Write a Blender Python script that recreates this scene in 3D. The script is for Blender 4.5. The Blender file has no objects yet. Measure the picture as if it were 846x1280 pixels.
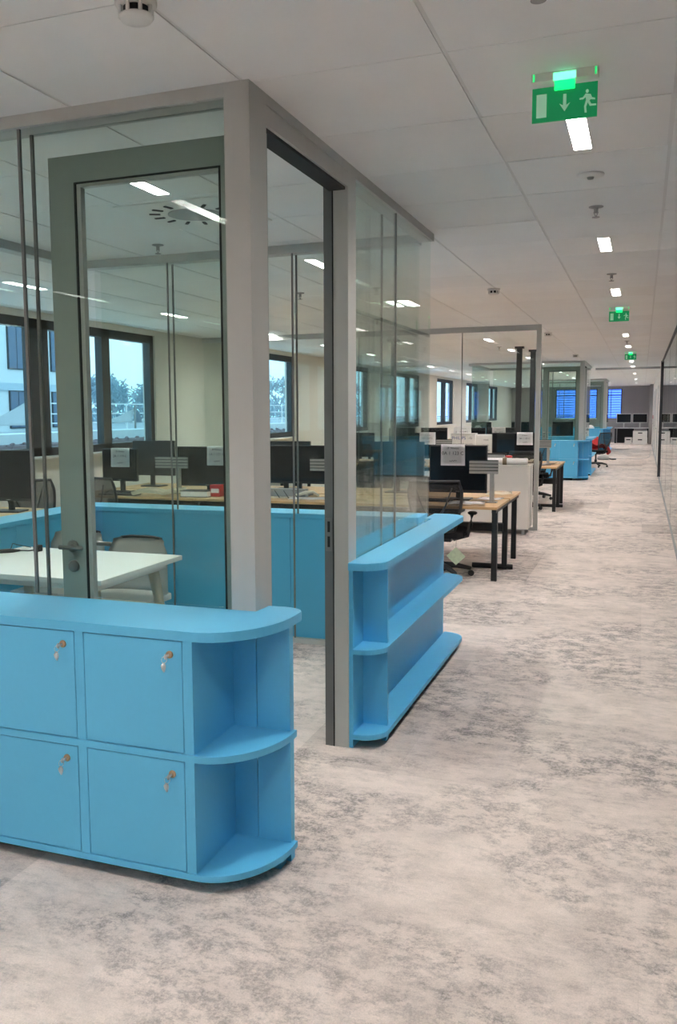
import bpy, bmesh, math, random
from mathutils import Vector, Matrix

# ------------------------------------------------------------------ camera, world, exposure
SC = bpy.context.scene
COL = SC.collection
PI = math.pi
RND = random.Random(7)

CAM_H = 1.58
F_PX, PITCH, YAW, ROLL, CX = 1120.52, -0.1112766, -0.3706768, -0.0085091, 366.0


def cam_axes():
    f = Vector((math.sin(YAW) * math.cos(PITCH), math.cos(YAW) * math.cos(PITCH), math.sin(PITCH)))
    r0 = Vector((math.cos(YAW), -math.sin(YAW), 0))
    u0 = r0.cross(f)
    return r0 * math.cos(ROLL) + u0 * math.sin(ROLL), -r0 * math.sin(ROLL) + u0 * math.cos(ROLL), f


AXR, AXU, AXF = cam_axes()
cd = bpy.data.cameras.new('camera')
cam = bpy.data.objects.new('camera', cd)
COL.objects.link(cam)
cd.sensor_width = 36.0
cd.lens = F_PX * 36.0 / 1280.0
cd.shift_x = (423.0 - CX) / 1280.0
cd.clip_start, cd.clip_end = 0.05, 500
cam.matrix_world = Matrix(((AXR.x, AXU.x, -AXF.x, 0), (AXR.y, AXU.y, -AXF.y, 0), (AXR.z, AXU.z, -AXF.z, CAM_H), (0, 0, 0, 1)))
SC.camera = cam

SC.view_settings.view_transform = 'Standard'
SC.view_settings.look = 'None'
SC.view_settings.gamma = 1.0
SC.view_settings.use_curve_mapping = False
SC.view_settings.exposure = 0.0
SC.cycles.use_denoising = True
SC.cycles.max_bounces = 10
SC.cycles.diffuse_bounces = 5
SC.cycles.glossy_bounces = 4
SC.cycles.transmission_bounces = 6
SC.cycles.transparent_max_bounces = 64
SC.cycles.sample_clamp_indirect = 60.0
SC.cycles.caustics_reflective = False
SC.cycles.caustics_refractive = False

world = bpy.data.worlds.new('overcast_sky')
SC.world = world
world.use_nodes = True
wn = world.node_tree
wn.nodes.clear()
w_out = wn.nodes.new('ShaderNodeOutputWorld')
w_bg = wn.nodes.new('ShaderNodeBackground')
w_tc = wn.nodes.new('ShaderNodeTexCoord')
w_sep = wn.nodes.new('ShaderNodeSeparateXYZ')
w_ramp = wn.nodes.new('ShaderNodeValToRGB')
w_ramp.color_ramp.elements[0].position = 0.0
w_ramp.color_ramp.elements[0].color = (0.60, 0.84, 0.93, 1)
w_ramp.color_ramp.elements[1].position = 0.6
w_ramp.color_ramp.elements[1].color = (0.52, 0.74, 0.90, 1)
wn.links.new(w_tc.outputs['Generated'], w_sep.inputs[0])
wn.links.new(w_sep.outputs['Z'], w_ramp.inputs[0])
wn.links.new(w_ramp.outputs[0], w_bg.inputs[0])
w_bg.inputs[1].default_value = 2.6
wn.links.new(w_bg.outputs[0], w_out.inputs[0])

LAMP = 320.0      # brightness of the ceiling strips

# ------------------------------------------------------------------ materials
MATS = {}


def mat(name, col, rough=0.5, metal=0.0, spec=0.5, noise=0.0, nscale=8.0, bump=0.0, bscale=200.0, emit=None, estr=0.0, stretch=(1, 1, 1), obj_rand=0.0):
    m = bpy.data.materials.new(name)
    m.use_nodes = True
    nt = m.node_tree
    b = nt.nodes['Principled BSDF']
    b.inputs['Base Color'].default_value = (*col, 1)
    b.inputs['Roughness'].default_value = rough
    b.inputs['Metallic'].default_value = metal
    b.inputs['Specular IOR Level'].default_value = spec
    geo = nt.nodes.new('ShaderNodeNewGeometry')
    vm = nt.nodes.new('ShaderNodeVectorMath')
    vm.operation = 'MULTIPLY'
    vm.inputs[1].default_value = stretch
    nt.links.new(geo.outputs['Position'], vm.inputs[0])
    if noise > 0:
        n = nt.nodes.new('ShaderNodeTexNoise')
        n.inputs['Scale'].default_value = nscale
        n.inputs['Detail'].default_value = 5
        nt.links.new(vm.outputs[0], n.inputs['Vector'])
        mr = nt.nodes.new('ShaderNodeMapRange')
        mr.inputs['From Min'].default_value = 0.25
        mr.inputs['From Max'].default_value = 0.75
        mr.inputs['To Min'].default_value = 1 - noise
        mr.inputs['To Max'].default_value = 1 + noise
        nt.links.new(n.outputs[0], mr.inputs[0])
        mx = nt.nodes.new('ShaderNodeVectorMath')
        mx.operation = 'SCALE'
        mx.inputs[0].default_value = col
        fac = mr.outputs[0]
        if obj_rand > 0:
            oi = nt.nodes.new('ShaderNodeObjectInfo')
            r2 = nt.nodes.new('ShaderNodeMapRange')
            r2.inputs['To Min'].default_value = 1 - obj_rand
            r2.inputs['To Max'].default_value = 1 + obj_rand
            nt.links.new(oi.outputs['Random'], r2.inputs[0])
            mm = nt.nodes.new('ShaderNodeMath')
            mm.operation = 'MULTIPLY'
            nt.links.new(fac, mm.inputs[0])
            nt.links.new(r2.outputs[0], mm.inputs[1])
            fac = mm.outputs[0]
        nt.links.new(fac, mx.inputs['Scale'])
        nt.links.new(mx.outputs[0], b.inputs['Base Color'])
    if bump > 0:
        n2 = nt.nodes.new('ShaderNodeTexNoise')
        n2.inputs['Scale'].default_value = bscale
        n2.inputs['Detail'].default_value = 3
        nt.links.new(vm.outputs[0], n2.inputs['Vector'])
        bp = nt.nodes.new('ShaderNodeBump')
        bp.inputs['Strength'].default_value = bump
        bp.inputs['Distance'].default_value = 0.004
        nt.links.new(n2.outputs[0], bp.inputs['Height'])
        nt.links.new(bp.outputs[0], b.inputs['Normal'])
    if emit:
        b.inputs['Emission Color'].default_value = (*emit, 1)
        b.inputs['Emission Strength'].default_value = estr
    MATS[name] = m
    return m


def glass_mat(name, tint, refl=0.9, f0=0.045, rough=0.0):
    """thin architectural glass: clear with a Schlick reflection"""
    m = bpy.data.materials.new(name)
    m.use_nodes = True
    nt = m.node_tree
    nt.nodes.clear()
    out = nt.nodes.new('ShaderNodeOutputMaterial')
    tr = nt.nodes.new('ShaderNodeBsdfTransparent')
    tr.inputs[0].default_value = (*tint, 1)
    gl = nt.nodes.new('ShaderNodeBsdfGlossy')
    gl.inputs['Roughness'].default_value = rough
    gl.inputs['Color'].default_value = (0.95, 0.97, 0.96, 1)
    geo = nt.nodes.new('ShaderNodeNewGeometry')
    dt = nt.nodes.new('ShaderNodeVectorMath')
    dt.operation = 'DOT_PRODUCT'
    nt.links.new(geo.outputs['Normal'], dt.inputs[0])
    nt.links.new(geo.outputs['Incoming'], dt.inputs[1])
    prev = dt.outputs['Value']
    for op, v in (('ABSOLUTE', None), ('SUBTRACT', 1.0), ('POWER', 5.0), ('MULTIPLY', refl), ('ADD', f0)):
        mm = nt.nodes.new('ShaderNodeMath')
        mm.operation = op
        if op == 'SUBTRACT':
            mm.inputs[0].default_value = v
            nt.links.new(prev, mm.inputs[1])
        else:
            nt.links.new(prev, mm.inputs[0])
            if v is not None:
                mm.inputs[1].default_value = v
        prev = mm.outputs[0]
    mix = nt.nodes.new('ShaderNodeMixShader')
    nt.links.new(prev, mix.inputs[0])
    nt.links.new(tr.outputs[0], mix.inputs[1])
    nt.links.new(gl.outputs[0], mix.inputs[2])
    nt.links.new(mix.outputs[0], out.inputs[0])
    MATS[name] = m
    return m


def carpet_mat():
    m = bpy.data.materials.new('carpet')
    m.use_nodes = True
    nt = m.node_tree
    b = nt.nodes['Principled BSDF']
    b.inputs['Roughness'].default_value = 0.95
    b.inputs['Specular IOR Level'].default_value = 0.15
    L = nt.links.new
    geo = nt.nodes.new('ShaderNodeNewGeometry')

    def noise(scale, detail, stretch, rough=0.6, dist=0.0):
        vm = nt.nodes.new('ShaderNodeVectorMath')
        vm.operation = 'MULTIPLY'
        vm.inputs[1].default_value = stretch
        L(geo.outputs['Position'], vm.inputs[0])
        n = nt.nodes.new('ShaderNodeTexNoise')
        n.inputs['Scale'].default_value = scale
        n.inputs['Detail'].default_value = detail
        n.inputs['Roughness'].default_value = rough
        n.inputs['Distortion'].default_value = dist
        L(vm.outputs[0], n.inputs['Vector'])
        return n.outputs[0]

    def math_(op, a, c):
        n = nt.nodes.new('ShaderNodeMath')
        n.operation = op
        for i, v in enumerate((a, c)):
            if isinstance(v, (int, float)):
                n.inputs[i].default_value = v
            else:
                L(v, n.inputs[i])
        return n.outputs[0]

    def ramp(v, lo, hi, a=0.0, c=1.0):
        n = nt.nodes.new('ShaderNodeMapRange')
        n.inputs['From Min'].default_value = lo
        n.inputs['From Max'].default_value = hi
        n.inputs['To Min'].default_value = a
        n.inputs['To Max'].default_value = c
        L(v, n.inputs[0])
        return n.outputs[0]

    oi = nt.nodes.new('ShaderNodeObjectInfo')
    rnd = oi.outputs['Random']
    cloud = noise(1.15, 4, (1, 1, 1), 0.6)               # where the worn pattern sits
    mott = noise(9.0, 12, (1, 1.25, 1), 0.80)             # ragged blotches
    streak = noise(7.0, 12, (0.75, 1.55, 1), 0.82)         # scratchy streaks across the corridor
    grain = noise(70.0, 6, (1, 0.8, 1), 0.75)
    fibre = noise(240, 2, (1, 0.7, 1), 0.6)
    b1 = math_('MULTIPLY', ramp(mott, 0.45, 0.56), ramp(cloud, 0.42, 0.54))
    b2 = math_('MULTIPLY', ramp(streak, 0.46, 0.60), ramp(cloud, 0.50, 0.38, 0.35, 1.0))
    pat = math_('ADD', b1, math_('MULTIPLY', b2, 0.6))
    pat = math_('MULTIPLY', pat, ramp(rnd, 0.0, 1.0, 0.65, 1.10))
    pat = math_('MULTIPLY', pat, ramp(grain, 0.40, 0.54, 0.30, 1.1))
    mix = nt.nodes.new('ShaderNodeMix')
    mix.data_type = 'RGBA'
    mix.inputs['A'].default_value = (0.70, 0.612, 0.567, 1)
    mix.inputs['B'].default_value = (0.295, 0.272, 0.264, 1)
    L(pat, mix.inputs['Factor'])
    tone = math_('MULTIPLY', ramp(rnd, 0.78, 0.95, 1.02, 0.86), ramp(fibre, 0.25, 0.75, 0.88, 1.10))
    tone = math_('MULTIPLY', tone, ramp(noise(3.2, 6, (1, 1, 1), 0.65), 0.3, 0.7, 0.88, 1.09))
    tone = math_('MULTIPLY', tone, ramp(grain, 0.3, 0.7, 0.93, 1.06))
    sc = nt.nodes.new('ShaderNodeVectorMath')
    sc.operation = 'SCALE'
    L(mix.outputs['Result'], sc.inputs[0])
    L(tone, sc.inputs['Scale'])
    L(sc.outputs[0], b.inputs['Base Color'])
    bp = nt.nodes.new('ShaderNodeBump')
    bp.inputs['Strength'].default_value = 0.35
    bp.inputs['Distance'].default_value = 0.003
    L(fibre, bp.inputs['Height'])
    L(bp.outputs[0], b.inputs['Normal'])
    MATS['carpet'] = m


def wood_mat():
    m = bpy.data.materials.new('oak')
    m.use_nodes = True
    nt = m.node_tree
    b = nt.nodes['Principled BSDF']
    b.inputs['Roughness'].default_value = 0.45
    geo = nt.nodes.new('ShaderNodeNewGeometry')
    vm = nt.nodes.new('ShaderNodeVectorMath')
    vm.operation = 'MULTIPLY'
    vm.inputs[1].default_value = (2, 30, 30)
    nt.links.new(geo.outputs['Position'], vm.inputs[0])
    n = nt.nodes.new('ShaderNodeTexNoise')
    n.inputs['Scale'].default_value = 2.0
    n.inputs['Detail'].default_value = 6
    nt.links.new(vm.outputs[0], n.inputs['Vector'])
    r = nt.nodes.new('ShaderNodeValToRGB')
    r.color_ramp.elements[0].position = 0.3
    r.color_ramp.elements[0].color = (0.50, 0.30, 0.14, 1)
    r.color_ramp.elements[1].position = 0.7
    r.color_ramp.elements[1].color = (0.66, 0.43, 0.22, 1)
    nt.links.new(n.outputs[0], r.inputs[0])
    nt.links.new(r.outputs[0], b.inputs['Base Color'])
    MATS['oak'] = m


carpet_mat()
wood_mat()
mat('ceiling_white', (0.85, 0.85, 0.845), 0.9, spec=0.2, noise=0.02, nscale=3, bump=0.08, bscale=350, obj_rand=0.025)
mat('ceiling_grid', (0.73, 0.725, 0.715), 0.6)
mat('wall_white', (0.78, 0.75, 0.70), 0.85, noise=0.02, nscale=2, bump=0.05)
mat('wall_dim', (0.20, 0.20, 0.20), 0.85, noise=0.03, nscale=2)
mat('wall_grey', (0.42, 0.40, 0.40), 0.85, noise=0.03, nscale=2)
mat('aluminium', (0.52, 0.525, 0.51), 0.42, 0.0, noise=0.02, nscale=20, stretch=(1, 1, 0.05))
mat('aluminium_dark', (0.20, 0.21, 0.215), 0.45, 0.4, noise=0.03, nscale=20, stretch=(1, 1, 0.05))
mat('door_grey', (0.36, 0.40, 0.38), 0.45, 0.2, noise=0.02, nscale=20)
mat('gasket', (0.012, 0.013, 0.014), 0.6)
mat('joint_strip', (0.20, 0.21, 0.21), 0.35, 0.2)
mat('steel', (0.27, 0.27, 0.265), 0.35, 0.7, noise=0.03, nscale=40)
mat('key_metal', (0.72, 0.72, 0.72), 0.35, 0.55, noise=0.03, nscale=90)
mat('brass', (0.60, 0.42, 0.28), 0.3, 0.9, noise=0.05, nscale=80)
mat('laminate', (0.115, 0.50, 0.81), 0.42, spec=0.45, noise=0.012, nscale=60, bump=0.02, bscale=900)
mat('laminate_edge', (0.145, 0.44, 0.62), 0.45, noise=0.012, nscale=60)
mat('recess_black', (0.02, 0.022, 0.025), 0.8)
mat('black_metal', (0.018, 0.018, 0.019), 0.45, 0.2, noise=0.1, nscale=30)
mat('black_plastic', (0.022, 0.022, 0.024), 0.5, noise=0.1, nscale=30)
mat('screen_black', (0.008, 0.009, 0.013), 0.22, spec=0.4, noise=0.1, nscale=3)
mat('black_fabric', (0.02, 0.02, 0.022), 0.95, spec=0.1, noise=0.15, nscale=90, bump=0.2)
mat('grey_fabric', (0.56, 0.54, 0.51), 0.95, spec=0.1, noise=0.07, nscale=120, bump=0.2)
mat('dark_fabric', (0.06, 0.06, 0.062), 0.95, spec=0.1, noise=0.1, nscale=120)
mat('pale_wood', (0.52, 0.44, 0.33), 0.5, noise=0.08, nscale=10, stretch=(30, 30, 2))
mat('table_white', (0.84, 0.83, 0.79), 0.35, noise=0.01, nscale=5)
mat('cabinet_white', (0.80, 0.765, 0.72), 0.45, noise=0.015, nscale=4)
mat('paper', (0.90, 0.87, 0.88), 0.8, noise=0.02, nscale=25)
mat('paper_cream', (0.85, 0.78, 0.66), 0.8, noise=0.03, nscale=25)
mat('card_green', (0.50, 0.58, 0.40), 0.7, noise=0.12, nscale=40)
mat('ink', (0.10, 0.09, 0.11), 0.7)
mat('ink_blue', (0.05, 0.09, 0.33), 0.6)
mat('red_plastic', (0.62, 0.045, 0.05), 0.4, noise=0.05, nscale=30)
mat('red_fabric', (0.50, 0.03, 0.03), 0.8, noise=0.15, nscale=40)
mat('tape_brown', (0.22, 0.16, 0.10), 0.45, noise=0.1, nscale=30)
mat('carton_white', (0.74, 0.72, 0.70), 0.7, noise=0.03, nscale=12)
mat('plastic_white', (0.78, 0.77, 0.75), 0.4, noise=0.01, nscale=10)
mat('plastic_grey', (0.36, 0.36, 0.36), 0.5, noise=0.03, nscale=20)
mat('slat_grey', (0.40, 0.38, 0.36), 0.4, 0.3, noise=0.04, nscale=30, stretch=(0.1, 1, 1))
mat('window_frame', (0.045, 0.047, 0.052), 0.5, 0.2, noise=0.05, nscale=10)
_l = mat('lamp_diffuser', (0.9, 0.9, 0.9), 0.5, emit=(1.0, 0.955, 0.905), estr=LAMP)
_nt = _l.node_tree          # louvred strip: brightest straight down, dimmer at a glance
_g = _nt.nodes.new('ShaderNodeNewGeometry')
_d = _nt.nodes.new('ShaderNodeVectorMath')
_d.operation = 'DOT_PRODUCT'
_nt.links.new(_g.outputs['Normal'], _d.inputs[0])
_nt.links.new(_g.outputs['Incoming'], _d.inputs[1])
_p = _nt.nodes.new('ShaderNodeMath')
_p.operation = 'POWER'
_p.inputs[1].default_value = 1.4
_ab = _nt.nodes.new('ShaderNodeMath')
_ab.operation = 'ABSOLUTE'
_nt.links.new(_d.outputs['Value'], _ab.inputs[0])
_nt.links.new(_ab.outputs[0], _p.inputs[0])
_q = _nt.nodes.new('ShaderNodeMath')
_q.operation = 'MULTIPLY'
_q.inputs[1].default_value = LAMP
_nt.links.new(_p.outputs[0], _q.inputs[0])
_nt.links.new(_q.outputs[0], _nt.nodes['Principled BSDF'].inputs['Emission Strength'])
mat('exit_green', (0.01, 0.30, 0.12), 0.4, emit=(0.0, 0.32, 0.09), estr=0.35)
mat('exit_pale', (0.45, 0.72, 0.55), 0.4, emit=(0.30, 0.62, 0.42), estr=0.35)
mat('exit_glow', (0.02, 0.8, 0.3), 0.3, emit=(0.0, 1.0, 0.20), estr=1.3)
mat('exit_led', (0.5, 1.0, 0.8), 0.3, emit=(0.12, 1.0, 0.45), estr=1.7)
mat('building_white', (0.74, 0.78, 0.80), 0.8, noise=0.03, nscale=0.6)
mat('building_pane', (0.10, 0.15, 0.24), 0.25)
mat('building_band', (0.50, 0.60, 0.68), 0.7, noise=0.03, nscale=0.5)
mat('sail_white', (0.86, 0.86, 0.86), 0.7, noise=0.03, nscale=2)
mat('sail_shade', (0.30, 0.36, 0.42), 0.8, noise=0.05, nscale=2)  # the white cloth again, with shade put into its colour
mat('roof_gravel', (0.42, 0.46, 0.50), 0.95, noise=0.12, nscale=1.2)
mat('hedge_brown', (0.17, 0.12, 0.13), 0.95, noise=0.45, nscale=14)
mat('bark_hazed', (0.30, 0.37, 0.42), 0.9, noise=0.2, nscale=6)  # grey-blue haze of distance mixed into the bark colour
mat('twigs_hazed', (0.36, 0.47, 0.54), 0.95, noise=0.2, nscale=1.0)  # paled and blued so the colour itself carries the haze
mat('blind_dusk', (0.55, 0.62, 0.80), 0.6, noise=0.03, nscale=3)  # slats coloured blue to stand in for dusk light behind them
mat('mesh_back', (0.06, 0.055, 0.055), 0.8, noise=0.2, nscale=200)
glass_mat('glass', (0.948, 0.976, 0.964), 0.9, 0.008)
glass_mat('glass_clear', (0.970, 0.985, 0.980), 0.75, 0.02)
glass_mat('glass_window', (0.86, 0.94, 1.0), 0.5, 0.02)
glass_mat('glass_dusk', (0.38, 0.52, 1.0), 0.4, 0.02)  # pane tint carries the blue of a dusk sky
glass_mat('glass_smoke', (0.955, 0.962, 0.96), 0.95, 0.05)

# mesh fabric of the task chairs lets some light through
_m = MATS['mesh_back']
_nt = _m.node_tree
_o = [n for n in _nt.nodes if n.type == 'OUTPUT_MATERIAL'][0]
_t = _nt.nodes.new('ShaderNodeBsdfTransparent')
_x = _nt.nodes.new('ShaderNodeMixShader')
_x.inputs[0].default_value = 0.74
_nt.links.new(_t.outputs[0], _x.inputs[1])
_nt.links.new(_nt.nodes['Principled BSDF'].outputs[0], _x.inputs[2])
_nt.links.new(_x.outputs[0], _o.inputs[0])


# ------------------------------------------------------------------ building helpers
class MB:
    def __init__(self):
        self.bm = bmesh.new()
        self.smooth = False

    def box(self, x0, x1, y0, y1, z0, z1, bev=0.0):
        r = bmesh.ops.create_cube(self.bm, size=1.0)
        vs = r['verts']
        for v in vs:
            v.co = Vector((x0 + (v.co.x + .5) * (x1 - x0), y0 + (v.co.y + .5) * (y1 - y0), z0 + (v.co.z + .5) * (z1 - z0)))
        if bev > 0:
            es = list({e for v in vs for e in v.link_edges})
            bmesh.ops.bevel(self.bm, geom=es, offset=bev, segments=2, profile=0.6, affect='EDGES')
        return self

    def bar(self, a, b, w, h=None, up=(0, 0, 1)):
        """a rectangular bar from a to b"""
        h = h or w
        a, b = Vector(a), Vector(b)
        d = (b - a)
        n = d.normalized()
        u = Vector(up)
        if abs(n.dot(u)) > 0.98:
            u = Vector((0, 1, 0))
        s = n.cross(u).normalized()
        t = s.cross(n)
        vs = []
        for p in (a, b):
            for i, j in ((-1, -1), (1, -1), (1, 1), (-1, 1)):
                vs.append(self.bm.verts.new(p + s * (i * w / 2) + t * (j * h / 2)))
        for f in ((0, 1, 2, 3), (7, 6, 5, 4), (0, 4, 5, 1), (1, 5, 6, 2), (2, 6, 7, 3), (3, 7, 4, 0)):
            self.bm.faces.new([vs[i] for i in f])
        return self

    def tube(self, pts, r, n=8):
        pts = [Vector(p) for p in pts]
        rs = r if isinstance(r, (list, tuple)) else [r] * len(pts)
        rings = []
        for i, p in enumerate(pts):
            d = (pts[min(i + 1, len(pts) - 1)] - pts[max(i - 1, 0)]).normalized()
            u = Vector((0, 0, 1)) if abs(d.z) < 0.9 else Vector((0, 1, 0))
            s = d.cross(u).normalized()
            t = s.cross(d)
            rings.append([self.bm.verts.new(p + (s * math.cos(2 * PI * k / n) + t * math.sin(2 * PI * k / n)) * rs[i]) for k in range(n)])
        for a, b in zip(rings, rings[1:]):
            for k in range(n):
                self.bm.faces.new((a[k], a[(k + 1) % n], b[(k + 1) % n], b[k]))
        self.bm.faces.new(rings[0][::-1])
        self.bm.faces.new(rings[-1])
        return self

    def lathe(self, c, prof, n=20, axis='z'):
        """profile of (radius, height) about an axis through c"""
        c = Vector(c)
        rings = []
        for r, h in prof:
            ring = []
            for k in range(n):
                a = 2 * PI * k / n
                q = (r * math.cos(a), r * math.sin(a), h)
                if axis == 'y':
                    q = (q[0], q[2], -q[1])
                elif axis == 'x':
                    q = (q[2], q[0], q[1])
                ring.append(self.bm.verts.new(c + Vector(q)))
            rings.append(ring)
        for a, b in zip(rings, rings[1:]):
            for k in range(n):
                self.bm.faces.new((a[k], a[(k + 1) % n], b[(k + 1) % n], b[k]))
        self.bm.faces.new(rings[0][::-1])
        self.bm.faces.new(rings[-1])
        return self

    def prism(self, poly, z0, z1, bev=0.0):
        lo = [self.bm.verts.new((x, y, z0)) for x, y in poly]
        hi = [self.bm.verts.new((x, y, z1)) for x, y in poly]
        n = len(poly)
        self.bm.faces.new(lo[::-1])
        top = self.bm.faces.new(hi)
        for i in range(n):
            self.bm.faces.new((lo[i], lo[(i + 1) % n], hi[(i + 1) % n], hi[i]))
        if bev > 0:
            bmesh.ops.bevel(self.bm, geom=list(top.edges), offset=bev, segments=2, profile=0.6, affect='EDGES')
        return self

    def prism_y(self, poly, y0, y1):
        """polygon of (x, z) pushed along y"""
        lo = [self.bm.verts.new((x, y0, z)) for x, z in poly]
        hi = [self.bm.verts.new((x, y1, z)) for x, z in poly]
        n = len(poly)
        self.bm.faces.new(lo)
        self.bm.faces.new(hi[::-1])
        for i in range(n):
            self.bm.faces.new((lo[i], hi[i], hi[(i + 1) % n], lo[(i + 1) % n]))
        return self

    def grid(self, pts, thick=0.0):
        """rows of points -> sheet, optionally given thickness downwards along its normal"""
        vs = [[self.bm.verts.new(p) for p in row] for row in pts]
        fs = []
        for a, b in zip(vs, vs[1:]):
            for k in range(len(a) - 1):
                fs.append(self.bm.faces.new((a[k], a[k + 1], b[k + 1], b[k])))
        if thick:
            bmesh.ops.solidify(self.bm, geom=fs, thickness=thick)
        return self

    def build(self, name, material, parent=None, smooth=False, loc=None, rotz=None, fix=True):
        if fix:
            bmesh.ops.recalc_face_normals(self.bm, faces=list(self.bm.faces))
        me = bpy.data.meshes.new(name)
        self.bm.to_mesh(me)
        self.bm.free()
        if smooth:
            for p in me.polygons:
                p.use_smooth = True
        me.materials.append(MATS[material])
        o = bpy.data.objects.new(name, me)
        COL.objects.link(o)
        if parent is not None:
            o.parent = parent
        if loc is not None:
            o.location = loc
        if rotz is not None:
            o.rotation_euler.z = rotz
        return o


def tag(o, label=None, cat=None, group=None, kind=None):
    if label:
        o['label'] = label
    if cat:
        o['category'] = cat
    if group:
        o['group'] = group
    if kind:
        o['kind'] = kind
    return o


def thing(name, label, cat, loc=(0, 0, 0), rotz=0.0, group=None):
    o = bpy.data.objects.new(name, None)
    o.empty_display_size = 0.1
    COL.objects.link(o)
    o.location = loc
    o.rotation_euler.z = rotz
    return tag(o, label, cat, group)


def copy_tree(o, parent=None):
    c = o.copy()
    COL.objects.link(c)
    if parent is not None:
        c.parent = parent
    for ch in list(o.children):
        copy_tree(ch, c)
    return c


def text(name, body, size, material, parent, loc, rot=(PI / 2, 0, 0), align='CENTER', shear=0.0):
    cu = bpy.data.curves.new(name, 'FONT')
    cu.body = body
    cu.size = size
    cu.align_x = align
    cu.align_y = 'CENTER'
    cu.extrude = 0.0003
    cu.shear = shear
    cu.materials.append(MATS[material])
    tmp = bpy.data.objects.new(name, cu)
    COL.objects.link(tmp)
    me = bpy.data.meshes.new_from_object(tmp.evaluated_get(bpy.context.evaluated_depsgraph_get()))
    bpy.data.objects.remove(tmp)
    o = bpy.data.objects.new(name, me)
    COL.objects.link(o)
    o.parent = parent
    o.location = loc
    o.rotation_euler = rot
    return o


def arc(cx, cy, rx, ry, a0, a1, n=10):
    return [(cx + rx * math.cos(math.radians(a0 + (a1 - a0) * i / n)), cy + ry * math.sin(math.radians(a0 + (a1 - a0) * i / n))) for i in range(n + 1)]


def ordinal(i):
    return ['first', 'second', 'third', 'fourth', 'fifth', 'sixth', 'seventh', 'eighth', 'ninth', 'tenth', 'eleventh', 'twelfth', 'thirteenth',
            'fourteenth', 'fifteenth', 'sixteenth', 'seventeenth', 'eighteenth', 'nineteenth', 'twentieth'][i]


def seen_at(p):
    """where a world point falls in the 846 x 1280 frame (None when behind the camera)"""
    d = Vector(p) - Vector((0, 0, CAM_H))
    w = d.dot(AXF)
    if w < 0.1:
        return None
    return CX + F_PX * d.dot(AXR) / w, 640 - F_PX * d.dot(AXU) / w


# ------------------------------------------------------------------ the shell of the office
CEIL = 2.67
YB = 46.0        # back wall
YF = -4.0        # wall behind the camera
XL, XR = -6.1, 4.6

floor = MB().box(XL - .2, XR + .1, YF - .1, YB + .1, -0.12, -0.014).build('floor', 'wall_grey')
tag(floor, kind='structure')
# carpet planks, 0.5 m by 0.95 m, laid along the corridor
PW, PL = 0.5, 0.95
plank_me = None
planks = []
i0 = int(math.floor((XL + 0.46) / PW))
for i in range(i0, int((XR + 0.46) / PW)):
    for j in range(int((YF - 4.63) / PL) - 0, int((YB - 4.63) / PL) + 1):
        x, y = -0.46 + i * PW, 4.63 + j * PL
        if x + PW > XR:
            continue
        planks.append((x, y))


def plank_score(p):
    best = None
    for dx in (0.02, .25, .48):
        for dy in (0.05, .5, .9):
            q = seen_at((p[0] + dx, p[1] + dy, 0))
            if q and -20 < q[0] < 866 and 500 < q[1] < 1300:
                best = 1
    dist = math.hypot(p[0], p[1])
    return (0 if best and p[0] > -1.9 else 1 if best else 2, dist)


planks.sort(key=plank_score)
rest = MB()
for k, (x, y) in enumerate(planks):
    if k < 300:
        if plank_me is None:
            o = MB().box(0.0002, PW - .0002, 0.0002, PL - .0002, -0.013, 0).build('carpet_plank', 'carpet', floor)
            plank_me = o.data
        else:
            o = bpy.data.objects.new('carpet_plank', plank_me)
            COL.objects.link(o)
            o.parent = floor
        o.location = (x, y, 0)
    else:
        rest.box(x + .0002, x + PW - .0002, y + .0002, y + PL - .0002, -0.013, 0)
tag(rest.build('carpet_planks', 'carpet', floor), kind='stuff')

# ceiling: a slab with tiles hung below it; light strips replace some tiles
ceiling = MB().box(XL - .2, XR + .1, YF - .1, YB + .1, CEIL + 0.0035, CEIL + 0.12).build('ceiling', 'ceiling_grid')
tag(ceiling, kind='structure')
TX, TY, GX, GY = 0.67, 0.66, 0.07, 2.86
LIGHT_COLS = (-0.27, -2.28, -4.96)
lights = []
for cx in LIGHT_COLS:
    for r in range(-2, 17):
        if cx == -0.27 and r > 8 and r % 2:
            continue
        k = 4 * r + (1 if cx == -2.28 and r == 3 else 0)
        lights.append((cx, 3.85 + k * TY))
light_cells = {(round((cx - GX) / TX - .5), round((cy - GY) / TY - .5)) for cx, cy in lights}
tiles = []
for i in range(int((XL - GX) / TX) - 1, int((XR - GX) / TX) + 1):
    for j in range(int((YF - GY) / TY) - 1, int((YB - GY) / TY) + 1):
        if (i, j) in light_cells:
            continue
        x0, x1 = GX + i * TX + .007, GX + (i + 1) * TX - .007
        y0, y1 = GY + j * TY + .002, GY + (j + 1) * TY - .002
        if x0 < XL:
            x0 = XL
        if x1 > XR or x0 >= x1 or y1 > YB or y0 < YF:
            continue
        tiles.append((x0, x1, y0, y1))


def tile_score(t):
    q = [seen_at((x, y, CEIL)) for x in (t[0], t[1]) for y in (t[2], t[3])]
    vis = any(p and -10 < p[0] < 856 and -10 < p[1] < 700 for p in q)
    return (0 if vis else 1, math.hypot((t[0] + t[1]) / 2, (t[2] + t[3]) / 2))


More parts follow.
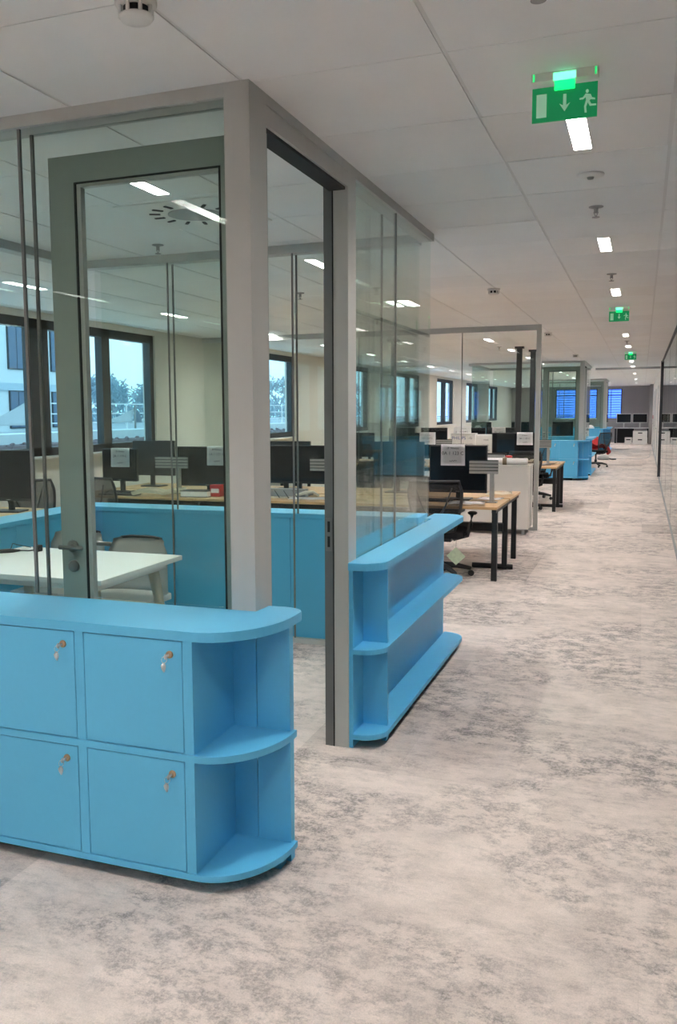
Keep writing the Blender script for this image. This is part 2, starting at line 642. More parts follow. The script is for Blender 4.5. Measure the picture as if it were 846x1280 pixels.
tiles.sort(key=tile_score)
rest = MB()
tile_me = None
for k, (x0, x1, y0, y1) in enumerate(tiles):
    full = abs((x1 - x0) - (TX - .014)) < 1e-4
    if k < 300:
        if full and tile_me is not None:
            o = bpy.data.objects.new('ceiling_tile', tile_me)
            COL.objects.link(o)
            o.parent = ceiling
        else:
            o = MB().box(0, x1 - x0, 0, y1 - y0, 0, 0.0034, 0.001).build('ceiling_tile', 'ceiling_white', ceiling)
            if full:
                tile_me = o.data
        sag = RND.uniform(-.0008, .0)
        o.location = (x0, y0, CEIL + sag)
    else:
        rest.box(x0, x1, y0, y1, CEIL, CEIL + .0034)
tag(rest.build('ceiling_tiles', 'ceiling_white', ceiling), kind='stuff')

# left wall with its windows: sashes by y, each group a window
GROUPS = [[(5.9, 6.95), (7.15, 8.05), (8.37, 9.43), (9.60, 10.57)], [(13.30, 14.42), (14.62, 15.75)], [(18.35, 19.50), (19.72, 20.70)],
          [(23.45, 24.75), (24.95, 25.95)], [(28.5, 29.6), (29.9, 31.0)], [(33.6, 34.7), (34.9, 36.0)], [(38.8, 39.9), (40.1, 41.2)]]
SILL, HEAD = 1.12, 2.60
wl = MB()
wl.box(XL - .2, XL, YF, YB, 0, SILL)
wl.box(XL - .2, XL, YF, YB, HEAD, CEIL + .02)
y = YF
for g in GROUPS:
    wl.box(XL - .2, XL, y, g[0][0] - .09, SILL, HEAD)
    y = g[-1][1] + .09
wl.box(XL - .2, XL, y, YB, SILL, HEAD)
tag(wl.build('wall_left', 'wall_white'), kind='structure')
for k, g in enumerate(GROUPS):
    a, b = g[0][0] - .09, g[-1][1] + .09
    fr = MB()
    fx0, fx1 = XL - .13, XL - .03
    fr.box(fx0, fx1, a, b, SILL, SILL + .09)
    fr.box(fx0, fx1, a, b, 2.50, HEAD)
    edges = [a] + [q for s in g for q in s] + [b]
    for q in range(0, len(edges), 2):
        fr.box(fx0, fx1, edges[q], edges[q + 1], SILL, HEAD)
    w = fr.build('window_%d' % (k + 1), 'window_frame')
    tag(w, kind='structure')
    for s in g:
        p = MB().box(XL - .085, XL - .075, s[0], s[1], SILL + .09, 2.50).build('pane', 'glass_window', w)
    MB().box(XL - .03, XL + .10, a - .05, b + .05, SILL - .025, SILL, .004).build('window_sill', 'plastic_white', w)
tag(MB().box(XL, XL + .015, YF, YB, 0, .08).build('baseboard_left', 'plastic_white'), kind='structure')

# back wall with three blind-covered windows, blue dusk light put into their colours
BW = [(-3.95, -2.86, 1.17, 2.52), (-2.62, -2.10, 1.17, 2.52), (-1.64, -0.98, 1.15, 2.52)]
wb = MB()
wb.box(XL - .2, XR + .1, YB, YB + .2, 0, 1.13)
wb.box(XL - .2, XR + .1, YB, YB + .2, 2.55, CEIL + .02)
x = XL - .2
for q in BW:
    wb.box(x, q[0] - .04, YB, YB + .2, 1.13, 2.55)
    x = q[1] + .04
wb.box(x, XR + .1, YB, YB + .2, 1.13, 2.55)
tag(wb.build('wall_back', 'wall_grey'), kind='structure')
for k, (x0, x1, z0, z1) in enumerate(BW):
    fr = MB()
    for bx in ((x0 - .04, x0, z0 - .03, z1 + .03), (x1, x1 + .04, z0 - .03, z1 + .03), (x0, x1, z0 - .03, z0), (x0, x1, z1, z1 + .03), (x0, x1, z1 - .30, z1 - .27)):
        fr.box(bx[0], bx[1], YB + .02, YB + .09, bx[2], bx[3])
    fr.box((x0 * .68 + x1 * .32) - .012, (x0 * .68 + x1 * .32) + .012, YB + .02, YB + .09, z0, z1)
    w = tag(fr.build('window_%d' % (len(GROUPS) + k + 1), 'window_frame'), kind='structure')
    MB().box(x0, x1, YB + .10, YB + .11, z0, z1).build('pane', 'glass_dusk', w)
    n = 12
    slat = None
    for s in range(n):
        zz = z0 + .05 + (z1 - z0 - .08) * s / (n - 1)
        o = MB().box(x0 + .01, x1 - .01, YB + .125, YB + .165, -.012, .012).build('blind_slat', 'blind_dusk', w) if slat is None else slat.copy()
        if slat is None:
            slat = o
        else:
            COL.objects.link(o)
        o.location.z = zz
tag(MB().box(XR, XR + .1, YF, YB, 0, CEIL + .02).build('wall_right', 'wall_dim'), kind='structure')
tag(MB().box(XL - .2, XR + .1, YF - .2, YF - .02, 0, CEIL + .02).build('wall_front', 'wall_white'), kind='structure')

# the solid white stretch of the corridor's right side, past the glazing
cw = tag(MB().box(.42, .56, 23.0, YB, 0, CEIL + .02).build('wall_corridor', 'wall_white'), kind='structure')
for k, yy in enumerate((24.2, 28.5, 33.5, 38.0)):
    d = MB()
    d.box(.405, .425, yy, yy + .06, 0, 2.2).box(.405, .425, yy + .98, yy + 1.04, 0, 2.2).box(.405, .425, yy, yy + 1.04, 2.2, 2.26)
    dd = tag(d.build('door_%d' % (k + 1), 'aluminium'), kind='structure')
    MB().box(.408, .422, yy + .06, yy + .98, .01, 2.2).build('door_leaf', 'plastic_white', dd)
    MB().tube([(.385, yy + .13, 1.0), (.385, yy + .26, 1.0)], .01).build('door_handle', 'steel', dd)
tag(MB().box(.408, .42, 23.0, YB, 0, .07).build('baseboard_corridor', 'plastic_grey'), kind='structure')
tag(MB().box(.28, .42, 43.4, 43.62, 0, CEIL).build('trim_1', 'wall_grey'), kind='structure')

# ------------------------------------------------------------------ ceiling strips and fittings


def strip_label(cx, k, y):
    col = {-0.27: 'over the corridor', -2.28: 'above the glass rooms', -4.96: 'nearest the outside windows', 1.74: 'beyond the right glass wall'}[cx]
    if cx == -0.27 and k == 0:
        return 'bright ceiling strip light directly behind the nearest green exit sign'
    if cx == -2.28 and k == 0:
        return 'bright ceiling strip light inside the front glass room, above its white table'
    return '%s ceiling strip light %s, counted from the nearest exit sign' % (ordinal(k), col)


proto = None
for cx in LIGHT_COLS:
    k = 0
    for (lx, ly) in lights:
        if lx != cx or ly > YB - .4 or ly < YF + .4:
            continue
        if ly < 3:
            lab = 'ceiling strip light %s, %s the nearest exit sign' % (
                {-0.27: 'over the corridor', -2.28: 'above the glass rooms', -4.96: 'nearest the outside windows', 1.74: 'beyond the right glass wall'}[cx],
                'one row before' if ly > 0 else 'two rows before')
        else:
            lab = strip_label(cx, k, ly)
            k += 1
        if proto is None:
            proto = thing('ceiling_light', lab, 'ceiling light', (0, 0, 0), 0, 'ceiling strip lights')
            h = MB()
            hx, hy = TX / 2 - .006, TY / 2 - .003
            h.box(-hx, -.035, -hy, hy, 0, .0034).box(.035, hx, -hy, hy, 0, .0034)
            h.box(-.035, .035, -hy, -.255, 0, .0034).box(-.035, .035, .255, hy, 0, .0034)
            h.build('housing', 'plastic_white', proto)
            MB().box(-.033, .033, -.253, .253, .0005, .0033).build('diffuser', 'lamp_diffuser', proto)
            o = proto
        else:
            o = copy_tree(proto)
            o['label'] = lab
        o.location = (lx, ly, CEIL)

# smoke detectors
proto = None
for k, (x, y) in enumerate([(-1.29, 2.20), (-1.29, 8.38), (-1.29, 13.4), (-1.29, 19.0), (-1.29, 24.5)]):
    lab = ['white smoke detector with dark slots on the ceiling above the front glass room corner', 'smoke detector on the ceiling just past the front glass room',
           'small smoke detector on the ceiling above the framed glass screen', 'small smoke detector on the ceiling before the second glass room',
           'small smoke detector on the ceiling beside the second glass room'][k]
    if proto is None:
        proto = thing('smoke_detector', lab, 'smoke detector', (0, 0, 0), 0, 'ceiling smoke detectors')
        MB().lathe((0, 0, 0), [(.056, 0), (.056, -.012), (.052, -.018), (.030, -.019)], 28).build('base', 'plastic_white', proto, True)
        MB().lathe((0, 0, 0), [(.034, -.018), (.034, -.040)], 24).build('sensor_cage', 'gasket', proto)
        c = MB()
        for q in range(8):
            a = 2 * PI * q / 8
            c.box(-.004, .004, -.004, .004, -.041, -.017)
            for v in list(c.bm.verts)[-8:]:
                v.co += Vector((.043 * math.cos(a), .043 * math.sin(a), 0))
        tag(c.build('cage_rib', 'plastic_white', proto), kind='stuff')
        MB().lathe((0, 0, 0), [(.046, -.040), (.047, -.044), (.040, -.053), (.012, -.056)], 28).build('cap', 'plastic_white', proto, True)
        o = proto
    else:
        o = copy_tree(proto)
        o['label'] = lab
    o.location = (x, y, CEIL)

# sprinklers
proto = None
SPR = [(-.27, 5.26, 'chrome sprinkler head on the corridor ceiling, just past the flat white disc'), (-.27, 7.87, 'second sprinkler head along the corridor ceiling from the flat white disc'),
       (-.29, 10.5, 'third sprinkler head along the corridor ceiling, just before the second exit sign'), (-.27, 15.6, 'distant sprinkler head on the corridor ceiling past the second exit sign'),
       (-2.98, 5.28, 'sprinkler head on the ceiling inside the front glass room'), (-2.98, 7.9, 'sprinkler head on the ceiling above the first desk bench, seen through the doorway'),
       (-2.98, 10.5, 'sprinkler head on the ceiling in front of the framed glass screen'), (-2.35, 16.0, 'sprinkler head on the ceiling behind the framed glass screen'),
       (-.28, 2.47, 'sprinkler head cut off by the top edge of the photo, over the corridor')]
for x, y, lab in SPR:
    if proto is None:
        proto = thing('sprinkler', lab, 'sprinkler', (0, 0, 0), 0, 'ceiling sprinklers')
        MB().lathe((0, 0, 0), [(.038, 0), (.038, -.005), (.022, -.009)], 20).build('escutcheon', 'plastic_grey', proto, True)
        MB().lathe((0, 0, 0), [(.012, -.008), (.010, -.035)], 12).bar((-.012, 0, -.03), (0, 0, -.056), .004).bar((.012, 0, -.03), (0, 0, -.056), .004).build('body', 'plastic_grey', proto)
        MB().lathe((0, 0, 0), [(.020, -.056), (.020, -.059)], 16).build('deflector', 'steel', proto)
        o = proto
    else:
        o = copy_tree(proto)
        o['label'] = lab
    o.location = (x, y, CEIL)

d = thing('ceiling_sensor', 'flat white round sensor disc on the corridor ceiling between exit sign and sprinkler', 'sensor', (-.262, 4.547, CEIL))
MB().lathe((0, 0, 0), [(.062, 0), (.062, -.006), (.05, -.011), (.02, -.013)], 28).build('disc', 'plastic_white', d, True)
MB().lathe((0, 0, 0), [(.017, -.012), (.013, -.022)], 16).build('lens', 'plastic_grey', d)

d = thing('air_diffuser', 'round white air diffuser with black slots on the ceiling of the front glass room', 'air vent', (-2.33, 4.55, CEIL))
MB().box(-.325, .325, -.32, .32, -.006, 0).build('plate', 'plastic_white', d)
MB().lathe((0, 0, 0), [(.15, -.006), (.15, -.010), (.135, -.012)], 32).build('disc', 'plastic_grey', d, True)
for q in range(14):
    a = 2 * PI * q / 14
    MB().bar((.19 * math.cos(a), .19 * math.sin(a), -.008), (.25 * math.cos(a), .25 * math.sin(a), -.008), .018, .006).build('slot', 'gasket', d)

# exit signs


def man_poly(s):
    return [[(.02, .95), (.10, 1.0), (.18, .95), (.18, .85), (.10, .80), (.02, .85)],
            [(.02, .78), (.30, .72), (.38, .55), (.55, .50), (.55, .42), (.30, .46), (.24, .40), (.34, .22), (.62, .20), (.62, .12), (.26, .12), (.14, .32), (.06, .10),
             (.10, -.20), (-.02, -.20), (-.06, .12), (.04, .44), (.02, .60), (-.12, .50), (-.32, .50), (-.32, .58), (-.14, .60)]]


proto = None
for x, y, lab in [(-.27, 3.17, 'large green running-man exit sign hanging nearest over the corridor'), (-.27, 10.45, 'middle green exit sign hanging over the corridor past two strip lights'),
                  (-.25, 18.6, 'farthest small green exit sign hanging over the corridor')]:
    if proto is None:
        proto = thing('exit_sign', lab, 'exit sign', (0, 0, 0), 0, 'hanging exit signs')
        MB().box(-.104, .104, -.022, .022, -.028, 0, .003).build('housing', 'plastic_white', proto)
        MB().box(-.035, .035, -.0235, -.021, -.030, -.006).build('led_window', 'exit_led', proto)
        for s in (-.098, .094):
            MB().box(s, s + .004, -.024, -.02, -.026, -.004).build('end_lamp', 'exit_glow', proto)
        MB().box(-.032, .032, -.012, .012, -.056, -.028, .002).build('light_block', 'exit_glow', proto)
        pan = MB().box(-.102, .102, -.004, .004, -.150, -.042).build('sign_panel', 'exit_green', proto)
        MB().box(-.088, -.056, -.0062, -.0042, -.136, -.063).build('doorway_symbol', 'exit_pale', pan)
        ar = MB().prism_y([(-.004, -.070), (.006, -.070), (.006, -.105), (.018, -.098), (.001, -.124), (-.016, -.098), (-.004, -.105)], -.0062, -.0042)
        ar.build('arrow_symbol', 'exit_pale', pan)
        mn = MB()
        for poly in man_poly(1):
            mn.prism_y([(.065 + px * .055, -.124 + pz * .060) for px, pz in poly], -.0062, -.0042)
        mn.build('running_figure', 'exit_pale', pan)
        o = proto
    else:
        o = copy_tree(proto)
        o['label'] = lab
    o.location = (x, y, CEIL)

# ------------------------------------------------------------------ glass meeting rooms
X0 = -1.243      # corridor face of the rooms
WHICH = ['the front glass room', 'the second glass room', 'the far third glass room']


def partition(name, label):
    return tag(thing(name, label, 'partition'), kind='thing')


def blue_cabinet_front(dy, lab, ncol):
    """low locker cabinet along a room's front wall with an open rounded end"""
    t = thing('locker_cabinet', lab, 'cabinet', (-2.4, 2.66 + dy, 0))
    off = (-2.4, 2.66, 0)

    def part(mb, name, m, parent=t, sm=False):
        bmesh.ops.translate(mb.bm, vec=Vector((-off[0], -off[1], 0)), verts=list(mb.bm.verts))
        return mb.build(name, m, parent, sm)
    F = 2.485
    bay, xe = -1.335, -1.09
    xl = bay - .0175 - ncol * .41
    corner = arc(bay + .015, 2.80, xe - bay - .015, 2.80 - F, -90, 0, 14)
    top = [(xl, F)] + corner + [(xe, 2.87)] + arc(xe - .07, 2.87, .07, .065, 0, 90, 5)[1:] + [(-1.238, 2.935), (-1.238, 2.825), (xl, 2.825)]
    part(MB().prism(top, .853, .885, .004), 'top', 'laminate')
    sh = [(xl, F + .004)] + corner + [(xe, 2.825), (xl, 2.825)]
    for z0, z1 in ((.452, .476), (.048, .070)):
        part(MB().prism(sh, z0, z1, .002), 'shelf', 'laminate')
    # back boards (the open end shows a seam)
    part(MB().box(xl, -1.232, 2.80, 2.838, .02, .853, .001), 'back_panel', 'laminate')
    part(MB().box(-1.229, -1.106, 2.802, 2.838, 0, .853, .001), 'end_back_panel', 'laminate')
    # upright partitions between the lockers
    for k in range(ncol + 1):
        x = bay - k * .41
        for z0, z1 in ((.070, .452), (.476, .853)):
            part(MB().box(x - .0175, x + .0175, F + .004, 2.80, z0, z1, .001), 'upright', 'laminate')
    part(MB().box(xl + .05, bay - .1, 2.56, 2.78, 0, .048), 'plinth', 'recess_black')
    part(MB().box(-1.16, -1.12, 2.74, 2.79, 0, .048), 'foot', 'laminate')
    for k in range(ncol):
        x1 = bay - .0175 - k * .41 - .0025
        x0 = x1 - .37
        for z0, z1 in ((.4795, .8495), (.0735, .4485)):
            dr = part(MB().box(x0, x1, F + .004, F + .022, z0, z1, .001), 'door', 'laminate')
            lx, lz = x1 - .043, z1 - .045
            part(MB().lathe((lx, F + .003, lz), [(.0125, 0.002), (.0125, -.003), (.009, -.005)], 20, 'y'), 'lock', 'brass', dr, True)
            ky = MB()
            ky.box(lx - .0014, lx + .0014, F - .022, F - .001, lz - .004, lz + .004)
            ky.lathe((lx, F - .024, lz), [(.009, -.001), (.009, .001)], 14, 'x')
            ring = [(lx - .004 + .010 * math.cos(a * PI / 5), F - .026 + .004 * math.sin(a * PI / 5), lz - .010 + .010 * math.sin(a * PI / 5)) for a in range(11)]
            ky.tube(ring, .0009, 5)
            ky.tube([(lx - .008, F - .024, lz - .022), (lx - .009, F - .024, lz - .030), (lx - .009, F - .022, lz - .040), (lx - .008, F - .022, lz - .052)], [.0035, .0085, .0075, .0025], 8)
            part(ky, 'key', 'key_metal', dr, True)
    return t


def blue_shelf_side(dy, lab):
    """low shelf unit along the corridor side of a room"""
    t = thing('shelf_unit', lab, 'shelf', (X0, 4.9 + dy, 0))

    def part(mb, name, m, parent=t, sm=False):
        bmesh.ops.translate(mb.bm, vec=Vector((-X0, -4.9, 0)), verts=list(mb.bm.verts))
        return mb.build(name, m, parent, sm)
    y0, y1, xo = 3.895, 6.00, -1.08

    def outline(x_in):
        return [(x_in, y0)] + arc(xo - .12, y0 + .12, .12, .12, -80, 0, 8) + arc(xo - .13, y1 - .13, .13, .13, 0, 90, 8) + [(x_in, y1)]
    top = [(-1.245, 4.025), (-1.2435, y0)] + outline(-1.243)[1:-1] + [(-1.30, y1), (-1.30, 5.70), (-1.245, 5.70)]
    part(MB().prism(top, .850, .885, .004), 'top', 'laminate')
    for z0, z1 in ((.455, .478), (.045, .070)):
        part(MB().prism(outline(-1.223), z0, z1, .002), 'shelf', 'laminate')
    part(MB().box(-1.2425, -1.223, y0 + .01, 5.96, 0, .850, .001), 'back_panel', 'laminate')
    for z0, z1 in ((.070, .455), (.478, .850)):
        part(MB().box(-1.223, -1.10, 4.065, 4.085, z0, z1, .001), 'divider', 'laminate')
    part(MB().box(-1.215, -1.115, 4.10, 5.85, 0, .045), 'plinth', 'recess_black')
    part(MB().box(-1.125, -1.10, 4.05, 4.09, 0, .045), 'foot', 'laminate')
    return t


def blue_low(name, lab, x0, x1, y0, y1, axis):
    """plain low blue cabinet standing outside the glass of a room"""
    t = thing(name, lab, 'cabinet', ((x0 + x1) / 2, (y0 + y1) / 2, 0))
    cx, cy = (x0 + x1) / 2, (y0 + y1) / 2
    MB().box(x0 - cx, x1 - cx, y0 - cy, y1 - cy, .850, .885, .004).build('top', 'laminate', t)
    n = max(1, round((x1 - x0 if axis == 'x' else y1 - y0) / .82))
    for k in range(n):
        if axis == 'x':
            a, b = x0 + (x1 - x0) * k / n, x0 + (x1 - x0) * (k + 1) / n
            MB().box(a - cx + .0015, b - cx - .0015, y0 - cy + .01, y1 - cy - .01, 0, .850, .001).build('carcass', 'laminate', t)
        else:
            a, b = y0 + (y1 - y0) * k / n, y0 + (y1 - y0) * (k + 1) / n
            MB().box(x0 - cx + .01, x1 - cx - .01, a - cy + .0015, b - cy - .0015, 0, .850, .001).build('carcass', 'laminate', t)
    return t


def room(dy, idx, ncol):
    which = WHICH[idx]
    Z = CEIL

    def B(*a):
        return MB().box(*a)
    # front wall
    p = partition('glass_partition', 'front glass wall of %s standing on the blue lockers' % which)
    XW = -3.76
    B(XW, -1.336, 2.83 + dy, 2.95 + dy, 2.625, Z).build('top_rail', 'aluminium', p)
    B(XW, -1.336, 2.905 + dy, 2.955 + dy, 0, .03).build('bottom_rail', 'aluminium', p)
    for a, b in ((XW, -2.188), (-2.176, -1.336)):
        B(a, b, 2.848 + dy, 2.856 + dy, .886, 2.625).build('pane', 'glass', p)
        B(a, b, 2.924 + dy, 2.932 + dy, .03, 2.625).build('pane', 'glass', p)
    B(-2.188, -2.176, 2.847 + dy, 2.857 + dy, .886, 2.625).build('joint_strip', 'joint_strip', p)
    B(-2.188, -2.176, 2.923 + dy, 2.933 + dy, .03, 2.625).build('joint_strip', 'joint_strip', p)
    # corner post, door head, jamb and corridor-side wall
    p = partition('glass_partition', 'corridor-side glass wall of %s with post, door head and jamb' % which)
    B(-1.335, X0, 2.83 + dy, 2.975 + dy, .0, Z).build('corner_post', 'aluminium', p)
    hd = MB()
    hd.box(-1.335, X0, 2.975 + dy, 3.90 + dy, 2.565, 2.628).box(-1.335, X0 - .004, 2.975 + dy, 3.90 + dy, 2.628, 2.634)
    hd.box(-1.335, X0, 2.975 + dy, 3.90 + dy, 2.634, Z)
    hd.build('door_head', 'aluminium', p)
    B(-1.330, X0 - .012, 2.975 + dy, 3.90 + dy, 2.553, 2.565).build('head_gasket', 'gasket', p)
    B(-1.312, X0, 3.90 + dy, 4.02 + dy, 0, Z).build('jamb_post', 'aluminium', p)
    B(-1.317, -1.312, 3.897 + dy, 3.99 + dy, 0, 2.56).build('jamb_gasket', 'gasket', p)
    B(-1.358, -1.317, 3.90 + dy, 3.99 + dy, 0, 2.60).build('jamb_stop', 'aluminium_dark', p)
    sp = B(-1.352, -1.322, 3.897 + dy, 3.901 + dy, .935, 1.09).build('strike_plate', 'steel', p)
    for z0, z1 in ((1.025, 1.075), (.955, 1.005)):
        B(-1.343, -1.331, 3.8955 + dy, 3.8975 + dy, z0, z1).build('latch_slot', 'gasket', sp)
    B(-1.335, X0, 4.02 + dy, 5.66 + dy, 2.625, Z).build('top_rail', 'aluminium', p)
    B(-1.342, -1.332, 4.02 + dy, 5.62 + dy, 0, .03).build('bottom_rail', 'aluminium', p)
    for a, b in ((4.02, 4.782), (4.792, 5.62)):
        B(-1.262, -1.254, a + dy, b + dy, .886, 2.625).build('pane', 'glass', p)
        B(-1.339, -1.331, a + dy, b + dy, .03, 2.625).build('pane', 'glass', p)
    B(-1.263, -1.253, 4.782 + dy, 4.792 + dy, .886, 2.625).build('joint_strip', 'joint_strip', p)
    B(-1.340, -1.330, 4.782 + dy, 4.792 + dy, .03, 2.625).build('joint_strip', 'joint_strip', p)
    # back wall
    p = partition('glass_partition', 'rear glass wall of %s in front of the plain blue cabinet' % which)
    B(-3.80, -1.336, 5.62 + dy, 5.72 + dy, 2.615, Z).build('top_rail', 'aluminium', p)
    B(-3.80, -1.344, 5.622 + dy, 5.66 + dy, 0, .035).build('bottom_rail', 'aluminium', p)
    xs = (-3.70, -3.115, -3.105, -2.185, -2.175, -1.345)
    for a, b in zip(xs[::2], xs[1::2]):
        B(a, b, 5.628 + dy, 5.636 + dy, .035, 2.615).build('pane', 'glass', p)
        B(a, b, 5.704 + dy, 5.712 + dy, .886, 2.615).build('pane', 'glass', p)
    for a, b in zip(xs[1:-1:2], xs[2:-1:2]):
        B(a, b, 5.627 + dy, 5.637 + dy, .035, 2.615).build('joint_strip', 'joint_strip', p)
        B(a, b, 5.703 + dy, 5.713 + dy, .886, 2.615).build('joint_strip', 'joint_strip', p)
    # left wall
    p = partition('glass_partition', 'window-side glass wall of %s in front of the blue cabinet' % which)
    B(-3.86, -3.765, 2.96 + dy, 5.60 + dy, 2.615, Z).build('top_rail', 'aluminium', p)
    B(-3.79, -3.765, 2.96 + dy, 5.60 + dy, 0, .035).build('bottom_rail', 'aluminium', p)
    for a, b in ((2.96, 4.30), (4.31, 5.60)):
        B(-3.782, -3.774, a + dy, b + dy, .035, 2.615).build('pane', 'glass', p)
    # the open door leaf, swung back against the front wall
    d = tag(thing('door_%d' % (5 + idx), 'grey framed glass door of %s, open against its front glass wall' % which, None), kind='structure')
    yd0, yd1 = 2.985 + dy, 3.025 + dy
    fr = MB()
    fr.box(-2.155, -2.042, yd0, yd1, .012, 2.552).box(-1.425, -1.262, yd0, yd1, .012, 2.552)
    fr.box(-2.042, -1.425, yd0, yd1, 2.452, 2.552).box(-2.042, -1.425, yd0, yd1, .012, .13)
    fr.build('door_frame', 'door_grey', d)
    gk = MB()
    gk.box(-2.042, -2.034, yd0 - .001, yd1, .13, 2.452).box(-1.433, -1.425, yd0 - .001, yd1, .13, 2.452).box(-2.034, -1.433, yd0 - .001, yd1, 2.446, 2.452)
    gk.build('glazing_gasket', 'gasket', d)
    bd = MB()
    bd.box(-2.034, -2.016, yd0 + .006, yd1 - .006, .13, 2.446).box(-2.016, -1.433, yd0 + .006, yd1 - .006, 2.434, 2.446)
    bd.build('glazing_bead', 'aluminium', d)
    B(-2.016, -1.433, yd0 + .016, yd0 + .024, .13, 2.434).build('pane', 'glass_clear', d)
    for s, nm in ((-1, 'front'), (1, 'rear')):
        yy = yd0 if s < 0 else yd1
        h = MB()
        h.lathe((-2.10, yy, 1.055), [(.024, 0), (.024, .009 * s)], 20, 'y')
        h.tube([(-2.10, yy, 1.055), (-2.10, yy + s * .045, 1.055), (-2.085, yy + s * .052, 1.055), (-1.985, yy + s * .052, 1.055)] if s > 0 else
               [(-2.10, yy, 1.055), (-2.10, yy + s * .040, 1.055), (-2.115, yy + s * .045, 1.055)][:2] + [(-2.135, yy + s * .045, 1.055), (-2.03, yy + s * .045, 1.055)], .009, 10)
        h.build('door_handle', 'steel', d, True)
    MB().lathe((-2.10, yd0, .975), [(.024, .001), (.024, -.008), (.018, -.011)], 20, 'y').build('lock_rosette', 'steel', d, True)
    # blue units around the glass
    blue_cabinet_front(dy, ['blue locker cabinet with keys in its doors at the front glass room, nearest the camera',
                            'blue cabinet with rounded open end at the front of the second glass room',
                            'small far blue cabinet with rounded end at the front of the third glass room'][idx], ncol)
    blue_shelf_side(dy, ['blue open shelf unit with long rounded shelves under the front room corridor glass',
                         'blue open shelf unit along the corridor side of the second glass room',
                         'blue open shelf unit along the corridor side of the far third glass room'][idx])
    blue_low('low_cabinet', 'plain blue low cabinet behind the rear glass of %s' % which, -4.06, -1.345, 5.725 + dy, 6.0 + dy, 'x')
    blue_low('low_cabinet', 'plain blue low cabinet outside the window side of %s' % which, -4.07, -3.80, 2.95 + dy, 5.70 + dy, 'y')


room(0.0, 0, 6)
room(18.5, 1, 4)
room(31.75, 2, 3)

# meeting table and its two chairs
t = thing('meeting_table', 'white rectangular meeting table inside the front glass room', 'table', (-3.09, 4.235, 0))
MB().box(-.57, .57, -.43, .43, .712, .74, .003).build('tabletop', 'table_white', t)
MB().box(-.50, .50, -.36, .36, .67, .712).build('apron', 'cabinet_white', t)
for sx in (-1, 1):
    for sy in (-1, 1):
        MB().tube([(sx * .44, sy * .30, .70), (sx * .52, sy * .385, 0)], [.034, .021], 10).build('leg', 'pale_wood', t, True)


def shell_chair():
    c = thing('meeting_chair', '', 'chair')
    # seat faces -y; back at +y
    rows = []
    for i in range(9):
        v = i / 8
        z = .44 + .36 * v
        y = .22 + .05 * v
        w = .235 - .03 * v + (.0 if v < .85 else -.02)
        rows.append([(x * w, y - .06 * (abs(x) ** 2.2), z + (-.02 * abs(x) ** 3 if v > .9 else 0)) for x in [q / 6 - 1 for q in range(13)]])
    MB().grid(rows, .022).build('backrest', 'grey_fabric', c, True)
    MB().prism([(-.235, -.22), (.235, -.22), (.235, .20), (.15, .25), (-.15, .25), (-.235, .20)], .415, .455, .01).build('seat', 'grey_fabric', c)
    MB().tube([(-.150, .243, .787), (-.08, .256, .795), (.08, .256, .795), (.150, .243, .787)], .0085, 8).build('back_cap', 'dark_fabric', c, True)
    for sx in (-1, 1):
        MB().tube([(sx * .16, -.17, .42), (sx * .21, -.24, 0)], [.020, .013], 8).build('leg', 'pale_wood', c, True)
        MB().tube([(sx * .17, .17, .42), (sx * .22, .27, 0)], [.020, .013], 8).build('leg', 'pale_wood', c, True)
    return c


c1 = shell_chair()
c1['label'] = 'grey upholstered chair at the white table, nearer its right end'
c1['group'] = 'chairs at the meeting table'
c1.location = (-2.965, 4.70, 0)
c2 = copy_tree(c1)
c2['label'] = 'grey upholstered chair at the white table, behind the door stile'
c2.location = (-3.52, 4.85, 0)

a = thing('cable_adapter', 'black cable with adapter plug lying on the white meeting table', 'cable', (-3.55, 4.42, .74))
MB().tube([(-.10, -.08, .012), (-.02, .0, .012), (.03, .03, .012)], [.012, .014, .006], 8).build('connector', 'black_plastic', a, True)
MB().tube([(.03, .03, .012), (.07, .06, .008), (.10, .09, .01)], .004, 6).build('cord', 'black_plastic', a, True)
MB().box(.09, .13, .075, .12, 0, .04, .005).build('plug', 'black_plastic', a)
MB().tube([(-.02, .0, .014), (-.04, .05, .05), (-.06, .12, .03), (-.02, .2, .004)], .0025, 6).build('wire', 'black_plastic', a, True)


# ------------------------------------------------------------------ desk benches
def desk_bench(loc, label, x_left, n, flip=False):
    """two rows of desks back to back; local x from 0 (corridor end) to x_left, y from 0 to 1.72"""
    t = thing('desk_bench', label, 'desk', loc)
    w = -x_left / n
    for k in range(n):
        for y0, y1 in ((0, .83), (.89, 1.72)):
            MB().box(-(k + 1) * w + .002, -k * w - .002, y0, y1, .676, .70, .002).build('desktop', 'oak', t)
    for k in range(n + 1):
        x = -k * w - .035 if k < n else -k * w + .035
        for y in (.12, .80, 1.47):
            MB().box(x - .025, x + .025, y - .025, y + .025, 0, .655).build('leg', 'black_metal', t)
        MB().box(x - .02, x + .02, .05, 1.67, .640, .676).build('cross_beam', 'black_metal', t)
        MB().tube([(x + (.08 if k < n else .32), .80, .025), (x - (.32 if k < n else .03), .80, .025)], .026, 10).build('foot_bar', 'black_metal', t, True)
    MB().box(x_left + .05, -.05, .76, .84, .38, .46).build('cable_tray', 'black_metal', t)
    MB().box(x_left + .3, -.40, .30, .62, .590, .640, .01).build('under_tray', 'black_plastic', t)
    return t


